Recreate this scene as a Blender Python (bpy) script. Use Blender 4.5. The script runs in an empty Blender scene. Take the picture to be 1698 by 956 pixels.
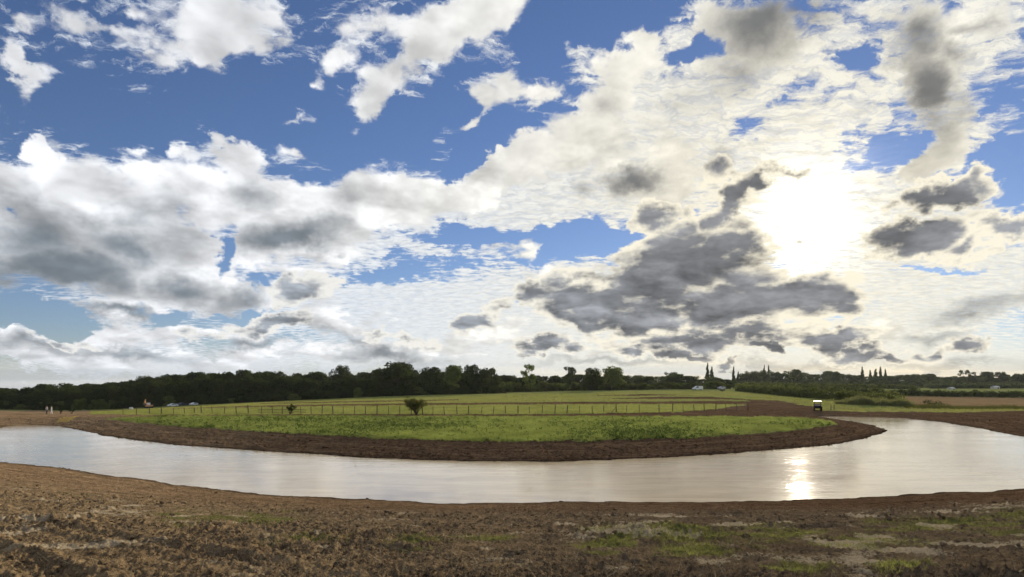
import bpy, bmesh, math, random
import numpy as np
from mathutils import Vector, Matrix

SC = bpy.context.scene
COL = SC.collection
R = math.radians

# ------------------------------------------------------------------ camera
F = 1000.0            # focal length in photograph pixels (photograph 1698 x 956)
CX, HOR = 849.0, 640.0
ZC = 5.4              # eye height above the water
cam_d = bpy.data.cameras.new('camera')
cam = bpy.data.objects.new('camera', cam_d)
COL.objects.link(cam)
cam.location = (0, 0, ZC)
cam.rotation_euler = (R(90), 0, 0)
cam_d.sensor_fit = 'HORIZONTAL'
cam_d.sensor_width = 36.0
cam_d.lens = 36.0 * F / 1698.0
cam_d.shift_y = (HOR - 478.0) / 1698.0
cam_d.clip_start = 0.1
cam_d.clip_end = 20000
SC.camera = cam

SC.cycles.use_adaptive_sampling = True
SC.cycles.adaptive_threshold = 0.02
SC.cycles.adaptive_min_samples = 12
SC.cycles.max_bounces = 5
SC.cycles.diffuse_bounces = 2
SC.cycles.glossy_bounces = 3
SC.cycles.transmission_bounces = 3
SC.cycles.transparent_max_bounces = 6

# ------------------------------------------------------------------ exposure
SC.view_settings.view_transform = 'Standard'
SC.view_settings.look = 'None'
SC.view_settings.exposure = 0.6
SC.view_settings.gamma = 1.0
SC.view_settings.use_curve_mapping = False

# ------------------------------------------------------------------ sun
SUN_AZ = math.atan((1330 - CX) / F)                       # to the right of the view axis
SUN_EL = math.atan((HOR - 365) / F * math.cos(SUN_AZ))
sun_dir = Vector((math.sin(SUN_AZ) * math.cos(SUN_EL), math.cos(SUN_AZ) * math.cos(SUN_EL), math.sin(SUN_EL)))
sun_l = bpy.data.lights.new('sun', 'SUN')
sun_l.energy = 5.0
sun_l.angle = R(0.55)
sun_l.color = (1.0, 0.86, 0.66)
sun_o = bpy.data.objects.new('sun', sun_l)
COL.objects.link(sun_o)
sun_o.rotation_euler = (-sun_dir).to_track_quat('-Z', 'Y').to_euler()
sun_o.location = (40, 60, 60)

# ------------------------------------------------------------------ world: Nishita sky with broken cloud
world = bpy.data.worlds.new('World')
SC.world = world
world.use_nodes = True
NT = world.node_tree
for n in list(NT.nodes):
    NT.nodes.remove(n)


class G:
    """tiny helper for wiring shader nodes"""
    def __init__(self, nt):
        self.nt = nt

    def put(self, sock, v):
        if isinstance(v, bpy.types.NodeSocket):
            self.nt.links.new(v, sock)
        elif v is not None:
            sock.default_value = v

    def node(self, typ, **kw):
        n = self.nt.nodes.new(typ)
        for k, v in kw.items():
            setattr(n, k, v)
        return n

    def math(self, op, a, b=None, c=None, clamp=False):
        n = self.node('ShaderNodeMath', operation=op, use_clamp=clamp)
        self.put(n.inputs[0], a)
        self.put(n.inputs[1], b)
        self.put(n.inputs[2], c)
        return n.outputs[0]

    def vec(self, op, a, b=None, c=None, scale=None):
        n = self.node('ShaderNodeVectorMath', operation=op)
        self.put(n.inputs[0], a)
        self.put(n.inputs[1], b)
        self.put(n.inputs[2], c)
        if scale is not None:
            self.put(n.inputs[3], scale)
        return n.outputs[1] if op in ('DOT_PRODUCT', 'LENGTH', 'DISTANCE') else n.outputs[0]

    def mix(self, f, a, b, blend='MIX'):
        n = self.node('ShaderNodeMix', data_type='RGBA', blend_type=blend)
        self.put(n.inputs[0], f)
        for s, v in ((n.inputs[6], a), (n.inputs[7], b)):
            if isinstance(v, tuple) and len(v) == 3:
                v = v + (1.0,)
            self.put(s, v)
        return n.outputs[2]

    def step(self, x, lo, hi, a=0.0, b=1.0, kind='SMOOTHSTEP'):
        n = self.node('ShaderNodeMapRange', interpolation_type=kind)
        self.put(n.inputs[0], x)
        for i, v in ((1, lo), (2, hi), (3, a), (4, b)):
            self.put(n.inputs[i], v)
        return n.outputs[0]

    def noise(self, v, scale, detail=4.0, rough=0.55, dist=0.0, lac=2.0, out=0):
        n = self.node('ShaderNodeTexNoise')
        self.put(n.inputs['Vector'], v)
        self.put(n.inputs['Scale'], scale)
        self.put(n.inputs['Detail'], detail)
        self.put(n.inputs['Roughness'], rough)
        self.put(n.inputs['Lacunarity'], lac)
        self.put(n.inputs['Distortion'], dist)
        return n.outputs[out]

    def voronoi(self, v, scale, detail=0.0, smooth=None, rand=1.0, out=0):
        n = self.node('ShaderNodeTexVoronoi', feature='SMOOTH_F1' if smooth is not None else 'F1')
        self.put(n.inputs['Vector'], v)
        self.put(n.inputs['Scale'], scale)
        self.put(n.inputs['Detail'], detail)
        if smooth is not None:
            self.put(n.inputs['Smoothness'], smooth)
        self.put(n.inputs['Randomness'], rand)
        return n.outputs[out]

    def ramp(self, f, stops, kind='LINEAR'):
        n = self.node('ShaderNodeValToRGB')
        e = n.color_ramp
        e.interpolation = kind
        while len(e.elements) < len(stops):
            e.elements.new(0.5)
        for el, (p, c) in zip(e.elements, stops):
            el.position = p
            el.color = tuple(c) + (1.0,)
        self.put(n.inputs[0], f)
        return n.outputs[0]
def build_world():
    g = G(NT)
    tc = g.node('ShaderNodeTexCoord')
    d = g.vec('NORMALIZE', tc.outputs['Generated'])
    sep = g.node('ShaderNodeSeparateXYZ')
    g.put(sep.inputs[0], d)
    dx, dy, dz = sep.outputs
    az = g.math('ARCTAN2', dx, dy)
    el = g.math('ARCSINE', dz)

    sky = g.node('ShaderNodeTexSky', sky_type='NISHITA')
    sky.sun_disc = False
    sky.sun_elevation = SUN_EL
    sky.sun_rotation = SUN_AZ
    sky.altitude = 60
    sky.air_density = 1.0
    sky.dust_density = 0.05
    sky.ozone_density = 3.0

    # ---- azimuth / elevation plane, ragged by turbulence
    zs = g.vec('MULTIPLY', d, (1.0, 1.0, 1.25))
    w1 = g.vec('SUBTRACT', g.noise(zs, 9.0, 6.0, 0.62, out=1), (0.5, 0.5, 0.5))
    comb = g.node('ShaderNodeCombineXYZ')
    g.put(comb.inputs[0], az)
    g.put(comb.inputs[1], el)
    ae = comb.outputs[0]
    aew = g.vec('MULTIPLY_ADD', w1, (0.15, 0.115, 0.0), ae)

    def blobs(lst, start=0.0, op='SUM'):
        acc = start
        for (px, py, rx, ry, rot, w) in lst:
            a = math.atan((px - CX) / F)
            e = math.atan((HOR - py) / F * math.cos(a))
            ka = math.cos(a) ** 2 / F
            ke = math.cos(a) * math.cos(e) ** 2 / F
            m = g.node('ShaderNodeMapping', vector_type='TEXTURE')
            g.put(m.inputs[0], aew)
            m.inputs[1].default_value = (a, e, 0)
            m.inputs[2].default_value = (0, 0, R(rot))
            m.inputs[3].default_value = (rx * ka, ry * ke, 1)
            t = g.node('ShaderNodeTexGradient', gradient_type='SPHERICAL')
            g.put(t.inputs[0], m.outputs[0])
            if op == 'SUM':
                acc = g.math('MULTIPLY_ADD', t.outputs[1], w, acc)
            else:
                n = g.node('ShaderNodeMath', operation='SMOOTH_MAX')
                g.put(n.inputs[0], g.math('MULTIPLY', t.outputs[1], w))
                g.put(n.inputs[1], acc)
                n.inputs[2].default_value = 0.05
                acc = n.outputs[0]
        return acc

    # ---- where the photograph has cloud: x, y, half width, half height, turn, weight
    WHITE = [
        (45, 45, 50, 34, 20, .95), (125, 40, 62, 66, 0, 1.1), (20, 92, 38, 36, 0, .95), (72, 155, 54, 62, -25, 1.1), (48, 125, 34, 24, 0, .7),
        (215, 15, 50, 24, 0, .6), (195, 55, 50, 22, 0, .6),
        (350, 18, 150, 92, 10, 1.3), (258, 88, 90, 40, 12, 1.0), (335, 95, 46, 54, 0, 1.0), (445, 30, 56, 54, 0, .65),
        (690, 90, 150, 74, 30, 1.15), (610, 24, 110, 46, 10, .95), (790, 22, 150, 66, 14, 1.1), (612, 165, 84, 52, 40, .95), (830, 60, 70, 40, 30, .6), (720, 30, 120, 50, 0, .7),
        (560, 88, 64, 34, 20, 1.13), (497, 122, 32, 24, 0, 0.98), (478, 176, 50, 20, 25, 1.03), (703, 203, 22, 54, 0, 1.03),
        (800, 155, 36, 46, -35, 1.13), (785, 205, 50, 20, 30, 1.08), (842, 132, 30, 42, 0, 1.03), (890, 150, 76, 28, 15, 1.18),
        (655, 262, 54, 30, 30, 0.98), (480, 238, 44, 34, 0, 0.93), (76, 268, 34, 24, 0, 1.08), (205, 246, 66, 18, 5, 0.98), (290, 246, 34, 30, 0, 1.03),
        # the big cumulus on the left
        (280, 380, 380, 150, 0, .55), (560, 360, 200, 90, 10, .4),
        (110, 400, 300, 120, 0, 1.6), (20, 310, 80, 60, 0, .9), (135, 305, 90, 66, 0, 1.0), (225, 315, 90, 60, 0, 1.0),
        (370, 310, 150, 80, 0, 1.4), (400, 256, 80, 34, 0, .9), (470, 345, 150, 90, 0, 1.2), (560, 244, 96, 28, 24, 1.1),
        (300, 440, 220, 66, 0, 1.1), (190, 510, 140, 32, 0, .9), (480, 400, 140, 56, 8, 1.0), (600, 345, 140, 76, 10, 1.1),
        (500, 492, 86, 44, 15, .95), (350, 490, 100, 50, 0, .8),
        # low left
        (500, 480, 100, 50, 10, .6), (350, 500, 120, 40, 0, .5), (120, 520, 150, 26, 0, .5), (760, 560, 120, 30, 0, .9), (880, 555, 120, 36, 0, .9), (960, 590, 160, 20, 0, .8), (1250, 590, 160, 18, 0, .6), (1400, 560, 120, 40, 0, .8),
        (20, 585, 130, 40, 0, 1.25), (210, 558, 150, 34, 6, 1.35), (300, 550, 60, 34, 0, 1.05), (420, 552, 110, 30, 0, 1.15), (560, 545, 120, 40, 0, 1.05),
        (60, 612, 160, 18, 0, 1.05), (160, 598, 120, 20, 0, 1.05), (400, 590, 180, 24, 0, 1.05), (640, 590, 180, 34, 0, 1.05), (250, 610, 60, 16, 0, 0.85),
        # centre: billows rising towards the upper right
        (740, 322, 180, 56, 22, 1.1), (860, 280, 180, 64, 28, 1.1), (975, 215, 120, 84, 25, 1.2), (1062, 82, 50, 60, 0, 1.2),
        (1030, 140, 100, 60, 0, 1.1), (1120, 230, 90, 60, 0, .7), (1050, 300, 150, 70, 0, .8),
        (1250, 70, 170, 130, 0, 1.3), (1170, 40, 60, 50, 0, .6),
        (1555, 150, 110, 190, 0, 1.2), (1480, 20, 160, 70, 0, .9), (1670, 20, 120, 60, 0, .7),
        (1530, 275, 84, 60, 0, .9), (1600, 355, 150, 66, 0, .8), (1320, 340, 110, 90, 0, .8),
        (860, 408, 84, 20, 22, .9), (905, 398, 40, 22, 10, .9), (980, 450, 170, 34, 0, 1.1), (1100, 310, 60, 80, 0, .7),
        (1640, 528, 44, 18, 0, .8), (1620, 562, 60, 22, 0, .9), (1500, 530, 140, 40, 0, .6), (1460, 560, 60, 26, 0, .6), (1550, 570, 70, 16, 0, .7),
    ]
    SHEET = [
        (1150, 210, 260, 190, 0, 1.05), (1400, 190, 300, 200, 0, 1.0), (1650, 120, 170, 200, 0, .85), (1340, 340, 240, 150, 0, 1.2), (1450, 410, 220, 90, 0, 1.1),
        (990, 290, 280, 110, 12, 1.3), (1560, 480, 280, 70, 0, 1.3), (1650, 450, 170, 80, 0, 1.0), (800, 475, 260, 46, 6, 1.1), (690, 432, 190, 22, 0, .8), (620, 412, 140, 20, 0, .8),
        (700, 530, 330, 70, 0, 1.1), (850, 345, 220, 56, 14, 1.1), (1000, 560, 340, 60, 0, 1.1), (1500, 560, 320, 60, 0, 1.0), (960, 92, 74, 40, 30, .7), (1130, 40, 90, 50, 0, .6), (560, 470, 120, 50, 0, .8),
        (300, 600, 420, 44, 0, .9), (900, 605, 500, 40, 0, 1.0), (720, 330, 200, 60, 20, .8), (400, 250, 330, 26, 4, .45), (1300, 610, 500, 40, 0, .9),
    ]
    BLUE = [
        (1010, 30, 130, 60, 0, -1.2), (640, 225, 220, 60, 20, -.9), (420, 165, 170, 90, 0, -.9), (820, 225, 80, 36, 28, -.8),
        (170, 200, 200, 60, 0, -.8), (1645, 285, 90, 64, 0, -1.7), (960, 392, 120, 32, 0, -1.5), (780, 398, 120, 24, 0, -1.1), (640, 462, 130, 22, 4, -1.1), (740, 440, 120, 8, 0, -.6),
        (50, 530, 130, 36, -8, -1.9), (1560, 436, 120, 12, -8, -1.3), (1422, 98, 40, 26, 0, -.9), (1450, 262, 110, 36, 0, -1.0), (1390, 235, 70, 26, 0, -.8), (1500, 240, 50, 24, 0, -.6), (1330, 165, 150, 60, -8, -.55), (1490, 210, 60, 50, 0, -.5), (1210, 160, 70, 40, 10, -.4),
        (1250, 225, 70, 28, 0, -1.0), (1145, 90, 60, 30, 0, -1.1), (790, 255, 120, 30, 28, -.9), (372, 420, 26, 30, 0, -1.4), (300, 520, 60, 20, 20, -1.1), (440, 470, 60, 14, 0, -.7),
        (900, 60, 60, 130, 30, -.6), (1655, 150, 100, 90, 0, -.85), (1040, 400, 70, 28, 0, -1.1), (1110, 345, 26, 26, 0, -.8), (560, 320, 34, 26, 0, -.5), (400, 520, 40, 14, 0, -.7), (10, 330, 24, 30, 0, -.8),
        (1540, 620, 300, 10, 0, -.4), (560, 478, 40, 10, 0, -.6),
    ]
    # broad soft shading: x, y, half width, half height, turn, weight
    SOFT = [
        (90, 440, 250, 70, 4, 1.0), (40, 380, 150, 90, 0, .75), (230, 405, 150, 66, 0, .7), (480, 390, 140, 42, 12, .95), (420, 400, 80, 40, 0, .6),
        (200, 515, 130, 22, 4, .8), (310, 468, 90, 50, 0, .7), (400, 490, 90, 36, 20, .6), (420, 320, 70, 50, 0, .45), (250, 350, 80, 50, 0, .45), (560, 330, 60, 40, 0, .35),
        (1255, 40, 150, 100, 0, .85), (1345, 25, 110, 60, 0, .75), (1215, 125, 70, 84, 10, .6), (1535, 60, 110, 90, 0, .85), (1545, 170, 80, 110, 0, .85), (1590, 190, 50, 60, 0, .5), (1600, 100, 50, 60, 0, .5),
        (1042, 297, 66, 36, 0, .8), (970, 305, 40, 26, 0, .45), (1150, 180, 70, 60, 0, .35), (1000, 165, 60, 44, 0, .4), (1010, 240, 80, 40, 0, .3), (1190, 285, 44, 44, 0, .8), (1650, 40, 70, 40, 0, .4),
        (640, 590, 160, 24, 0, .7), (230, 588, 170, 18, 0, .65), (60, 585, 120, 24, 0, .6), (700, 612, 160, 14, 0, .7), (1580, 545, 90, 20, 0, .6), (1640, 500, 140, 26, 0, .6), (1600, 605, 200, 16, 0, .7), (1130, 190, 50, 40, 0, .3),
        (420, 572, 120, 14, 0, .6), (560, 560, 80, 16, 0, .5), (1000, 600, 200, 12, 0, .6), (1330, 600, 200, 12, 0, .6),
    ]
    # heavy cumulus in front of the light, with bright rims
    HEAVY = [
        (1060, 485, 230, 84, 6, .74), (1280, 500, 220, 78, 0, .74), (1170, 440, 170, 130, 15, .74), (1230, 470, 120, 60, 0, .7), (1200, 350, 110, 70, 25, .5), (1150, 565, 240, 36, 0, .5), (1580, 360, 150, 84, 0, .42),
        (1207, 340, 100, 38, 28, 1.0), (1262, 317, 36, 24, 10, .8), (1187, 288, 46, 40, 0, .62), (1086, 360, 52, 40, 0, .8), (1207, 411, 86, 48, 0, 1.05), (1120, 432, 100, 80, 20, 1.1),
        (1130, 380, 60, 60, 0, .8), (1070, 472, 120, 62, 0, 1.0), (990, 492, 140, 54, 8, 1.0), (885, 492, 76, 42, 15, .85), (950, 470, 80, 36, 10, .7), (1075, 522, 140, 42, 0, 1.0), (985, 530, 100, 32, 0, .8),
        (1310, 488, 150, 56, 0, 1.1), (1235, 502, 130, 58, 0, 1.05), (1395, 492, 66, 44, 0, .85), (1180, 520, 140, 50, 0, 1.0), (1140, 560, 130, 26, 0, .8), (1230, 550, 120, 30, 0, .8),
        (1390, 556, 96, 30, 0, 1.0), (1425, 585, 80, 20, 0, .95), (1272, 573, 36, 15, 0, .9), (1056, 576, 46, 15, 0, .9), (900, 576, 90, 18, 0, .85), (1130, 582, 84, 15, 0, .9), (790, 542, 60, 22, 0, .85),
        (1633, 570, 56, 24, 0, .8), (1560, 578, 74, 18, 0, .75), (1500, 590, 50, 14, 0, .7), (1200, 598, 50, 9, 0, .7),
        (1562, 322, 94, 38, 12, 1.0), (1524, 389, 104, 36, 4, 1.05), (1652, 371, 84, 32, 0, 1.0), (1592, 402, 70, 30, 0, .7), (1300, 300, 26, 14, 0, .6), (1480, 350, 40, 16, 0, .45),
        (500, 492, 76, 36, 20, .85), (440, 543, 96, 22, 4, .85), (620, 555, 50, 18, 0, .6), (690, 560, 40, 16, 0, .6), (330, 560, 50, 16, 0, .45), (120, 575, 80, 14, 0, .5), (840, 520, 40, 20, 0, .5),
    ]
    blue = blobs(BLUE)
    hi = blobs(WHITE, blue)
    hs = blobs(SHEET, blue)
    sd = blobs(SOFT, 0.0, 'MAX')
    hd = blobs(HEAVY, 0.0, 'MAX')

    # ---- cauliflower turbulence
    sq = g.math('DIVIDE', 0.62, g.math('ADD', g.math('ABSOLUTE', dz), 0.32))
    base = g.vec('SCALE', g.vec('MULTIPLY_ADD', w1, (0.035, 0.035, 0.035), zs), scale=sq)
    fb = g.math('SUBTRACT', g.noise(base, 8.0, 9.0, 0.60), 0.5)
    wo = g.math('SUBTRACT', 0.42, g.voronoi(base, 17.0, 2.0))
    N = g.math('MULTIPLY_ADD', wo, 0.55, g.math('MULTIPLY', fb, 1.5))
    tos = g.vec('SCALE', g.vec('ADD', g.vec('SUBTRACT', tuple(sun_dir), d), (0, 0, 0.8)), scale=0.026)
    n1 = g.noise(g.vec('ADD', base, tos), 8.0, 4.0, 0.55)
    n0b = g.noise(base, 8.0, 4.0, 0.55)
    relief = g.math('SUBTRACT', n0b, n1)                      # > 0 where the side towards the light is clearer
    va = g.voronoi(base, 9.0)
    vb = g.voronoi(g.vec('ADD', base, g.vec('SCALE', tos, scale=1.3)), 9.0)
    ball = g.math('SUBTRACT', vb, va)                         # > 0 on the lit side of each billow
    big = g.noise(zs, 3.0, 3.0, 0.5)

    # ---- high ripple sheet, seen in perspective on its layer, with cracks of blue
    lay = g.vec('DIVIDE', d, g.math('ADD', g.math('ABSOLUTE', dz), 0.10))
    lay = g.vec('MULTIPLY', lay, (1, 1, 0))
    lay = g.vec('MULTIPLY', g.vec('MULTIPLY_ADD', w1, (.20, .20, 0), lay), (4.2, 6.5, 1))
    rip = g.noise(lay, 3.0, 8.0, 0.64)
    crk = g.math('ABSOLUTE', g.math('SUBTRACT', g.noise(lay, 2.1, 6.0, 0.62), 0.5))
    sheet = g.math('MULTIPLY_ADD', g.math('SUBTRACT', rip, 0.5), 2.7, g.math('ADD', g.math('ADD', hs, 0.06), g.math('MULTIPLY', hi, 0.35)))
    sh = g.math('MULTIPLY', g.step(sheet, 0.12, 0.75), g.step(crk, 0.0, 0.06, 0.76, 0.98))

    # behind the camera and overhead the same broken cloud goes on
    front = g.step(dy, -0.1, 0.45)
    up = g.math('MULTIPLY', front, g.step(dz, 0.52, 0.62, 1.0, 0.0))
    free = g.step(up, 0.0, 1.0, 1.0, 0.0)
    gen = g.math('MULTIPLY', free, g.step(big, .40, .62))

    whitef = g.math('MULTIPLY_ADD', N, 1.3, hi)
    whitef = g.math('MULTIPLY_ADD', gen, 0.9, whitef)
    cu = g.step(whitef, -0.03, 0.50)
    hmask = g.step(hd, 0.05, 0.17)
    heavyf = g.math('MULTIPLY_ADD', g.math('MULTIPLY_ADD', N, 0.66, 0.16), hmask, g.math('MULTIPLY', hd, 1.1))
    ha = g.step(heavyf, 0.12, 0.27)
    hcore = g.step(g.math('MULTIPLY_ADD', relief, -1.5, heavyf), 0.20, 0.68)
    softf = g.math('MULTIPLY_ADD', g.math('MULTIPLY_ADD', fb, 0.62, 0.05), g.step(sd, 0.05, 0.35), g.math('MULTIPLY', sd, 0.95))
    sdark = g.step(softf, 0.0, 0.80)
    sdark = g.math('MAXIMUM', sdark, g.math('MULTIPLY', gen, g.step(whitef, 0.6, 1.6, 0, .8)))

    # ---- light in the cloud
    mu = g.vec('DOT_PRODUCT', d, tuple(sun_dir))
    mu = g.math('MAXIMUM', mu, 0.0)
    near = g.math('POWER', mu, 7.0)
    core = g.math('POWER', mu, 380.0)
    disc = g.math('POWER', mu, 1700.0)
    relf = g.step(relief, -0.16, 0.16, 0.68, 1.18, 'LINEAR')
    puff = g.math('MULTIPLY', g.step(wo, -0.30, 0.30, 0.92, 1.06, 'LINEAR'), g.step(ball, -0.25, 0.25, 0.80, 1.14))
    lit = g.mix(near, (0.97, 0.99, 1.03), (1.03, 0.97, 0.80))
    lit = g.vec('SCALE', g.vec('SCALE', lit, scale=relf), scale=puff)
    grey = g.mix(near, (0.20, 0.235, 0.27), (0.20, 0.195, 0.185))
    grey = g.vec('SCALE', grey, scale=g.step(relief, -0.16, 0.16, 0.82, 1.22, 'LINEAR'))
    shc = g.mix(near, (0.78, 0.83, 0.90), (0.94, 0.89, 0.74))
    shc = g.vec('SCALE', shc, scale=g.step(rip, 0.34, 0.62, 0.88, 1.06))
    shc = g.mix(g.math('MULTIPLY', sdark, 0.75), shc, grey)
    cuc = g.mix(sdark, lit, grey)
    rim = g.mix(near, (0.86, 0.86, 0.84), (1.02, 0.94, 0.74))
    hgrey = g.mix(near, (0.28, 0.31, 0.35), (0.205, 0.208, 0.218))
    hgrey = g.vec('SCALE', g.vec('SCALE', hgrey, scale=g.step(relief, -0.16, 0.16, 0.62, 1.60, 'LINEAR')), scale=g.step(ball, -0.25, 0.25, 0.78, 1.32))
    hc = g.mix(hcore, rim, hgrey)
    pour = g.math('ADD', g.math('MULTIPLY', core, 0.95), g.math('MULTIPLY', disc, 8.0))

    pour = g.math('MULTIPLY', pour, g.step(g.math('MULTIPLY_ADD', fb, 0.5, rip), 0.34, 0.60, 0.18, 1.2))
    clear = g.vec('MULTIPLY', sky.outputs[0], SKY_TINT)
    col = g.mix(sh, clear, g.vec('SCALE', shc, scale=10.0))
    col = g.mix(cu, col, g.vec('SCALE', cuc, scale=10.0))
    # sunlight pouring through the thin cloud in front of the sun
    col = g.vec('ADD', col, g.vec('SCALE', (10.0, 9.6, 8.6), scale=g.math('MULTIPLY', pour, g.math('SUBTRACT', 1.0, g.math('MULTIPLY', sdark, .7)))))
    # ---- low air
    hz = g.step(el, 0.0, 0.055, 0.72, 0.0)
    band = g.noise(g.vec('MULTIPLY', ae, (2.0, 30.0, 1.0)), 2.0, 4.0, 0.5)
    warm = g.math('POWER', mu, 5.0)
    hcol = g.mix(warm, (6.4, 6.9, 7.4), (9.4, 7.9, 5.2))
    hcol = g.mix(g.step(band, 0.40, 0.60), g.mix(warm, (5.0, 5.6, 6.3), (5.2, 5.3, 5.2)), hcol)
    col = g.mix(hz, col, hcol)
    hc = g.mix(g.math('MULTIPLY', hz, 0.8), g.vec('SCALE', hc, scale=10.0), hcol)
    col = g.mix(ha, col, hc)

    bg = g.node('ShaderNodeBackground')
    g.put(bg.inputs[0], col)
    bg.inputs[1].default_value = 0.066
    out = g.node('ShaderNodeOutputWorld')
    NT.links.new(bg.outputs[0], out.inputs[0])


SKY_TINT = (0.86, 0.83, 1.0)
build_world()
world.cycles.sampling_method = 'MANUAL'
world.cycles.sample_map_resolution = 512
# ------------------------------------------------------------------ small helpers
rng = np.random.default_rng(7)


def tag(o, label=None, cat=None, group=None, kind=None):
    if label:
        o['label'] = label
    if cat:
        o['category'] = cat
    if group:
        o['group'] = group
    if kind:
        o['kind'] = kind
    return o


def mesh_np(name, verts, faces, mat=None, smooth=False, attrs=None):
    """one mesh from numpy arrays; faces (n,3) or (n,4)"""
    me = bpy.data.meshes.new(name)
    verts = np.asarray(verts, dtype=np.float32)
    faces = np.asarray(faces, dtype=np.int32)
    k = faces.shape[1]
    me.vertices.add(len(verts))
    me.vertices.foreach_set('co', verts.ravel())
    me.loops.add(faces.size)
    me.loops.foreach_set('vertex_index', faces.ravel())
    me.polygons.add(len(faces))
    me.polygons.foreach_set('loop_start', np.arange(0, faces.size, k, dtype=np.int32))
    if smooth:
        me.polygons.foreach_set('use_smooth', np.ones(len(faces), dtype=bool))
    me.update(calc_edges=True)
    for an, av in (attrs or {}).items():
        at = me.attributes.new(an, 'FLOAT', 'POINT')
        at.data.foreach_set('value', np.asarray(av, dtype=np.float32))
    if mat is not None:
        me.materials.append(mat)
    return me


def link(name, me, parent=None, loc=None, rz=0.0, scale=None):
    o = bpy.data.objects.new(name, me)
    COL.objects.link(o)
    if parent is not None:
        o.parent = parent
    if loc is not None:
        o.location = loc
    if rz:
        o.rotation_euler = (0, 0, rz)
    if scale is not None:
        o.scale = scale if hasattr(scale, '__len__') else (scale,) * 3
    return o


def vnoise(x, y, seed=0):
    """smooth value noise in -1..1"""
    xi = np.floor(x).astype(np.int64)
    yi = np.floor(y).astype(np.int64)
    xf = x - xi
    yf = y - yi
    u = xf * xf * xf * (xf * (xf * 6 - 15) + 10)
    v = yf * yf * yf * (yf * (yf * 6 - 15) + 10)

    def h(a, b):
        n = (a * 374761393 + b * 668265263 + seed * 1442695041) & 0xffffffff
        n = ((n ^ (n >> 13)) * 1274126177) & 0xffffffff
        n = (n ^ (n >> 16)) & 0xffffff
        return n / float(0x7fffff) - 1.0
    a = h(xi, yi); b = h(xi + 1, yi); c = h(xi, yi + 1); d = h(xi + 1, yi + 1)
    return (a + (b - a) * u) * (1 - v) + (c + (d - c) * u) * v


def fbm(x, y, octv=4, seed=0, gain=0.5):
    s = np.zeros_like(x, dtype=np.float64)
    a = 1.0
    t = 0.0
    for i in range(octv):
        s += a * vnoise(x * 2 ** i + 17.3 * i, y * 2 ** i - 9.1 * i, seed + i)
        t += a
        a *= gain
    return s / t


def ground_px(px, py, z=0.0):
    """photo pixel whose ray meets height z -> world x, y"""
    dep = (ZC - z) * F / (py - HOR)
    return ((px - CX) / F * dep, dep)


# ------------------------------------------------------------------ the pond's shoreline (height 0)
NEAR = [(0, 766), (100, 776), (200, 790), (300, 803), (400, 815), (500, 822), (600, 828), (700, 832), (850, 833.5), (1000, 832.5),
        (1150, 832), (1300, 830), (1400, 825), (1500, 820), (1600, 815), (1698, 810)]
OUTER = [(1698, 724), (1660, 717), (1620, 709), (1590, 704), (1560, 699), (1500, 693.3), (1440, 691), (1390, 690), (1340, 690)]
ISLE = [(1310, 691.2), (1345, 692.8), (1380, 695.5), (1420, 700), (1455, 706), (1471, 713), (1455, 721), (1420, 730), (1380, 737), (1300, 744),
        (1200, 752), (1100, 759), (1000, 763), (900, 765), (800, 765), (700, 763), (600, 758), (500, 752), (400, 745), (300, 738),
        (200, 727), (150, 717), (120, 710)]
LEFT = [(95, 706), (60, 704.5), (15, 705.5), (0, 709)]
shore = [(-88.0, 66.0), (-60.0, 52.0)] + [ground_px(*p) for p in NEAR] + [(38.0, 36.0), (52.0, 42.0), (64.0, 52.0), (66.0, 62.0)] \
    + [ground_px(*p) for p in OUTER + ISLE + LEFT] + [(-80.0, 80.0)]
SHORE = np.array(shore)
near_line = np.array([(-400.0, 60.0), (-88.0, 66.0), (-60.0, 52.0)] + [ground_px(*p) for p in NEAR] + [(38.0, 36.0), (52.0, 42.0), (64.0, 52.0), (400.0, 60.0)])


def in_poly(x, y, poly):
    inside = np.zeros(x.shape, dtype=bool)
    n = len(poly)
    j = n - 1
    for i in range(n):
        xi, yi = poly[i]
        xj, yj = poly[j]
        if yi != yj:
            c = ((yi > y) != (yj > y)) & (x < (xj - xi) * (y - yi) / (yj - yi) + xi)
            inside ^= c
        j = i
    return inside


def shore_dist(x, y):
    d2 = np.full(x.shape, 1e12)
    n = len(SHORE)
    for i in range(n):
        ax, ay = SHORE[i]
        bx, by = SHORE[(i + 1) % n]
        vx, vy = bx - ax, by - ay
        L = vx * vx + vy * vy
        if L < 1e-9:
            continue
        t = np.clip(((x - ax) * vx + (y - ay) * vy) / L, 0, 1)
        d2 = np.minimum(d2, (x - ax - t * vx) ** 2 + (y - ay - t * vy) ** 2)
    d = np.sqrt(d2)
    d = np.where(in_poly(x, y, SHORE), -d, d)
    # small inlets and slumps
    return d + np.exp(-(d / 3.0) ** 2) * (0.38 * fbm(x * 0.33, y * 0.33, 3, 301) + 0.14 * fbm(x * 1.7, y * 1.7, 2, 302))


# ------------------------------------------------------------------ lie of the land beyond the pond: photo x, depth, height
def zz(py, dep):
    return ZC - (py - HOR) / F * dep


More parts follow.
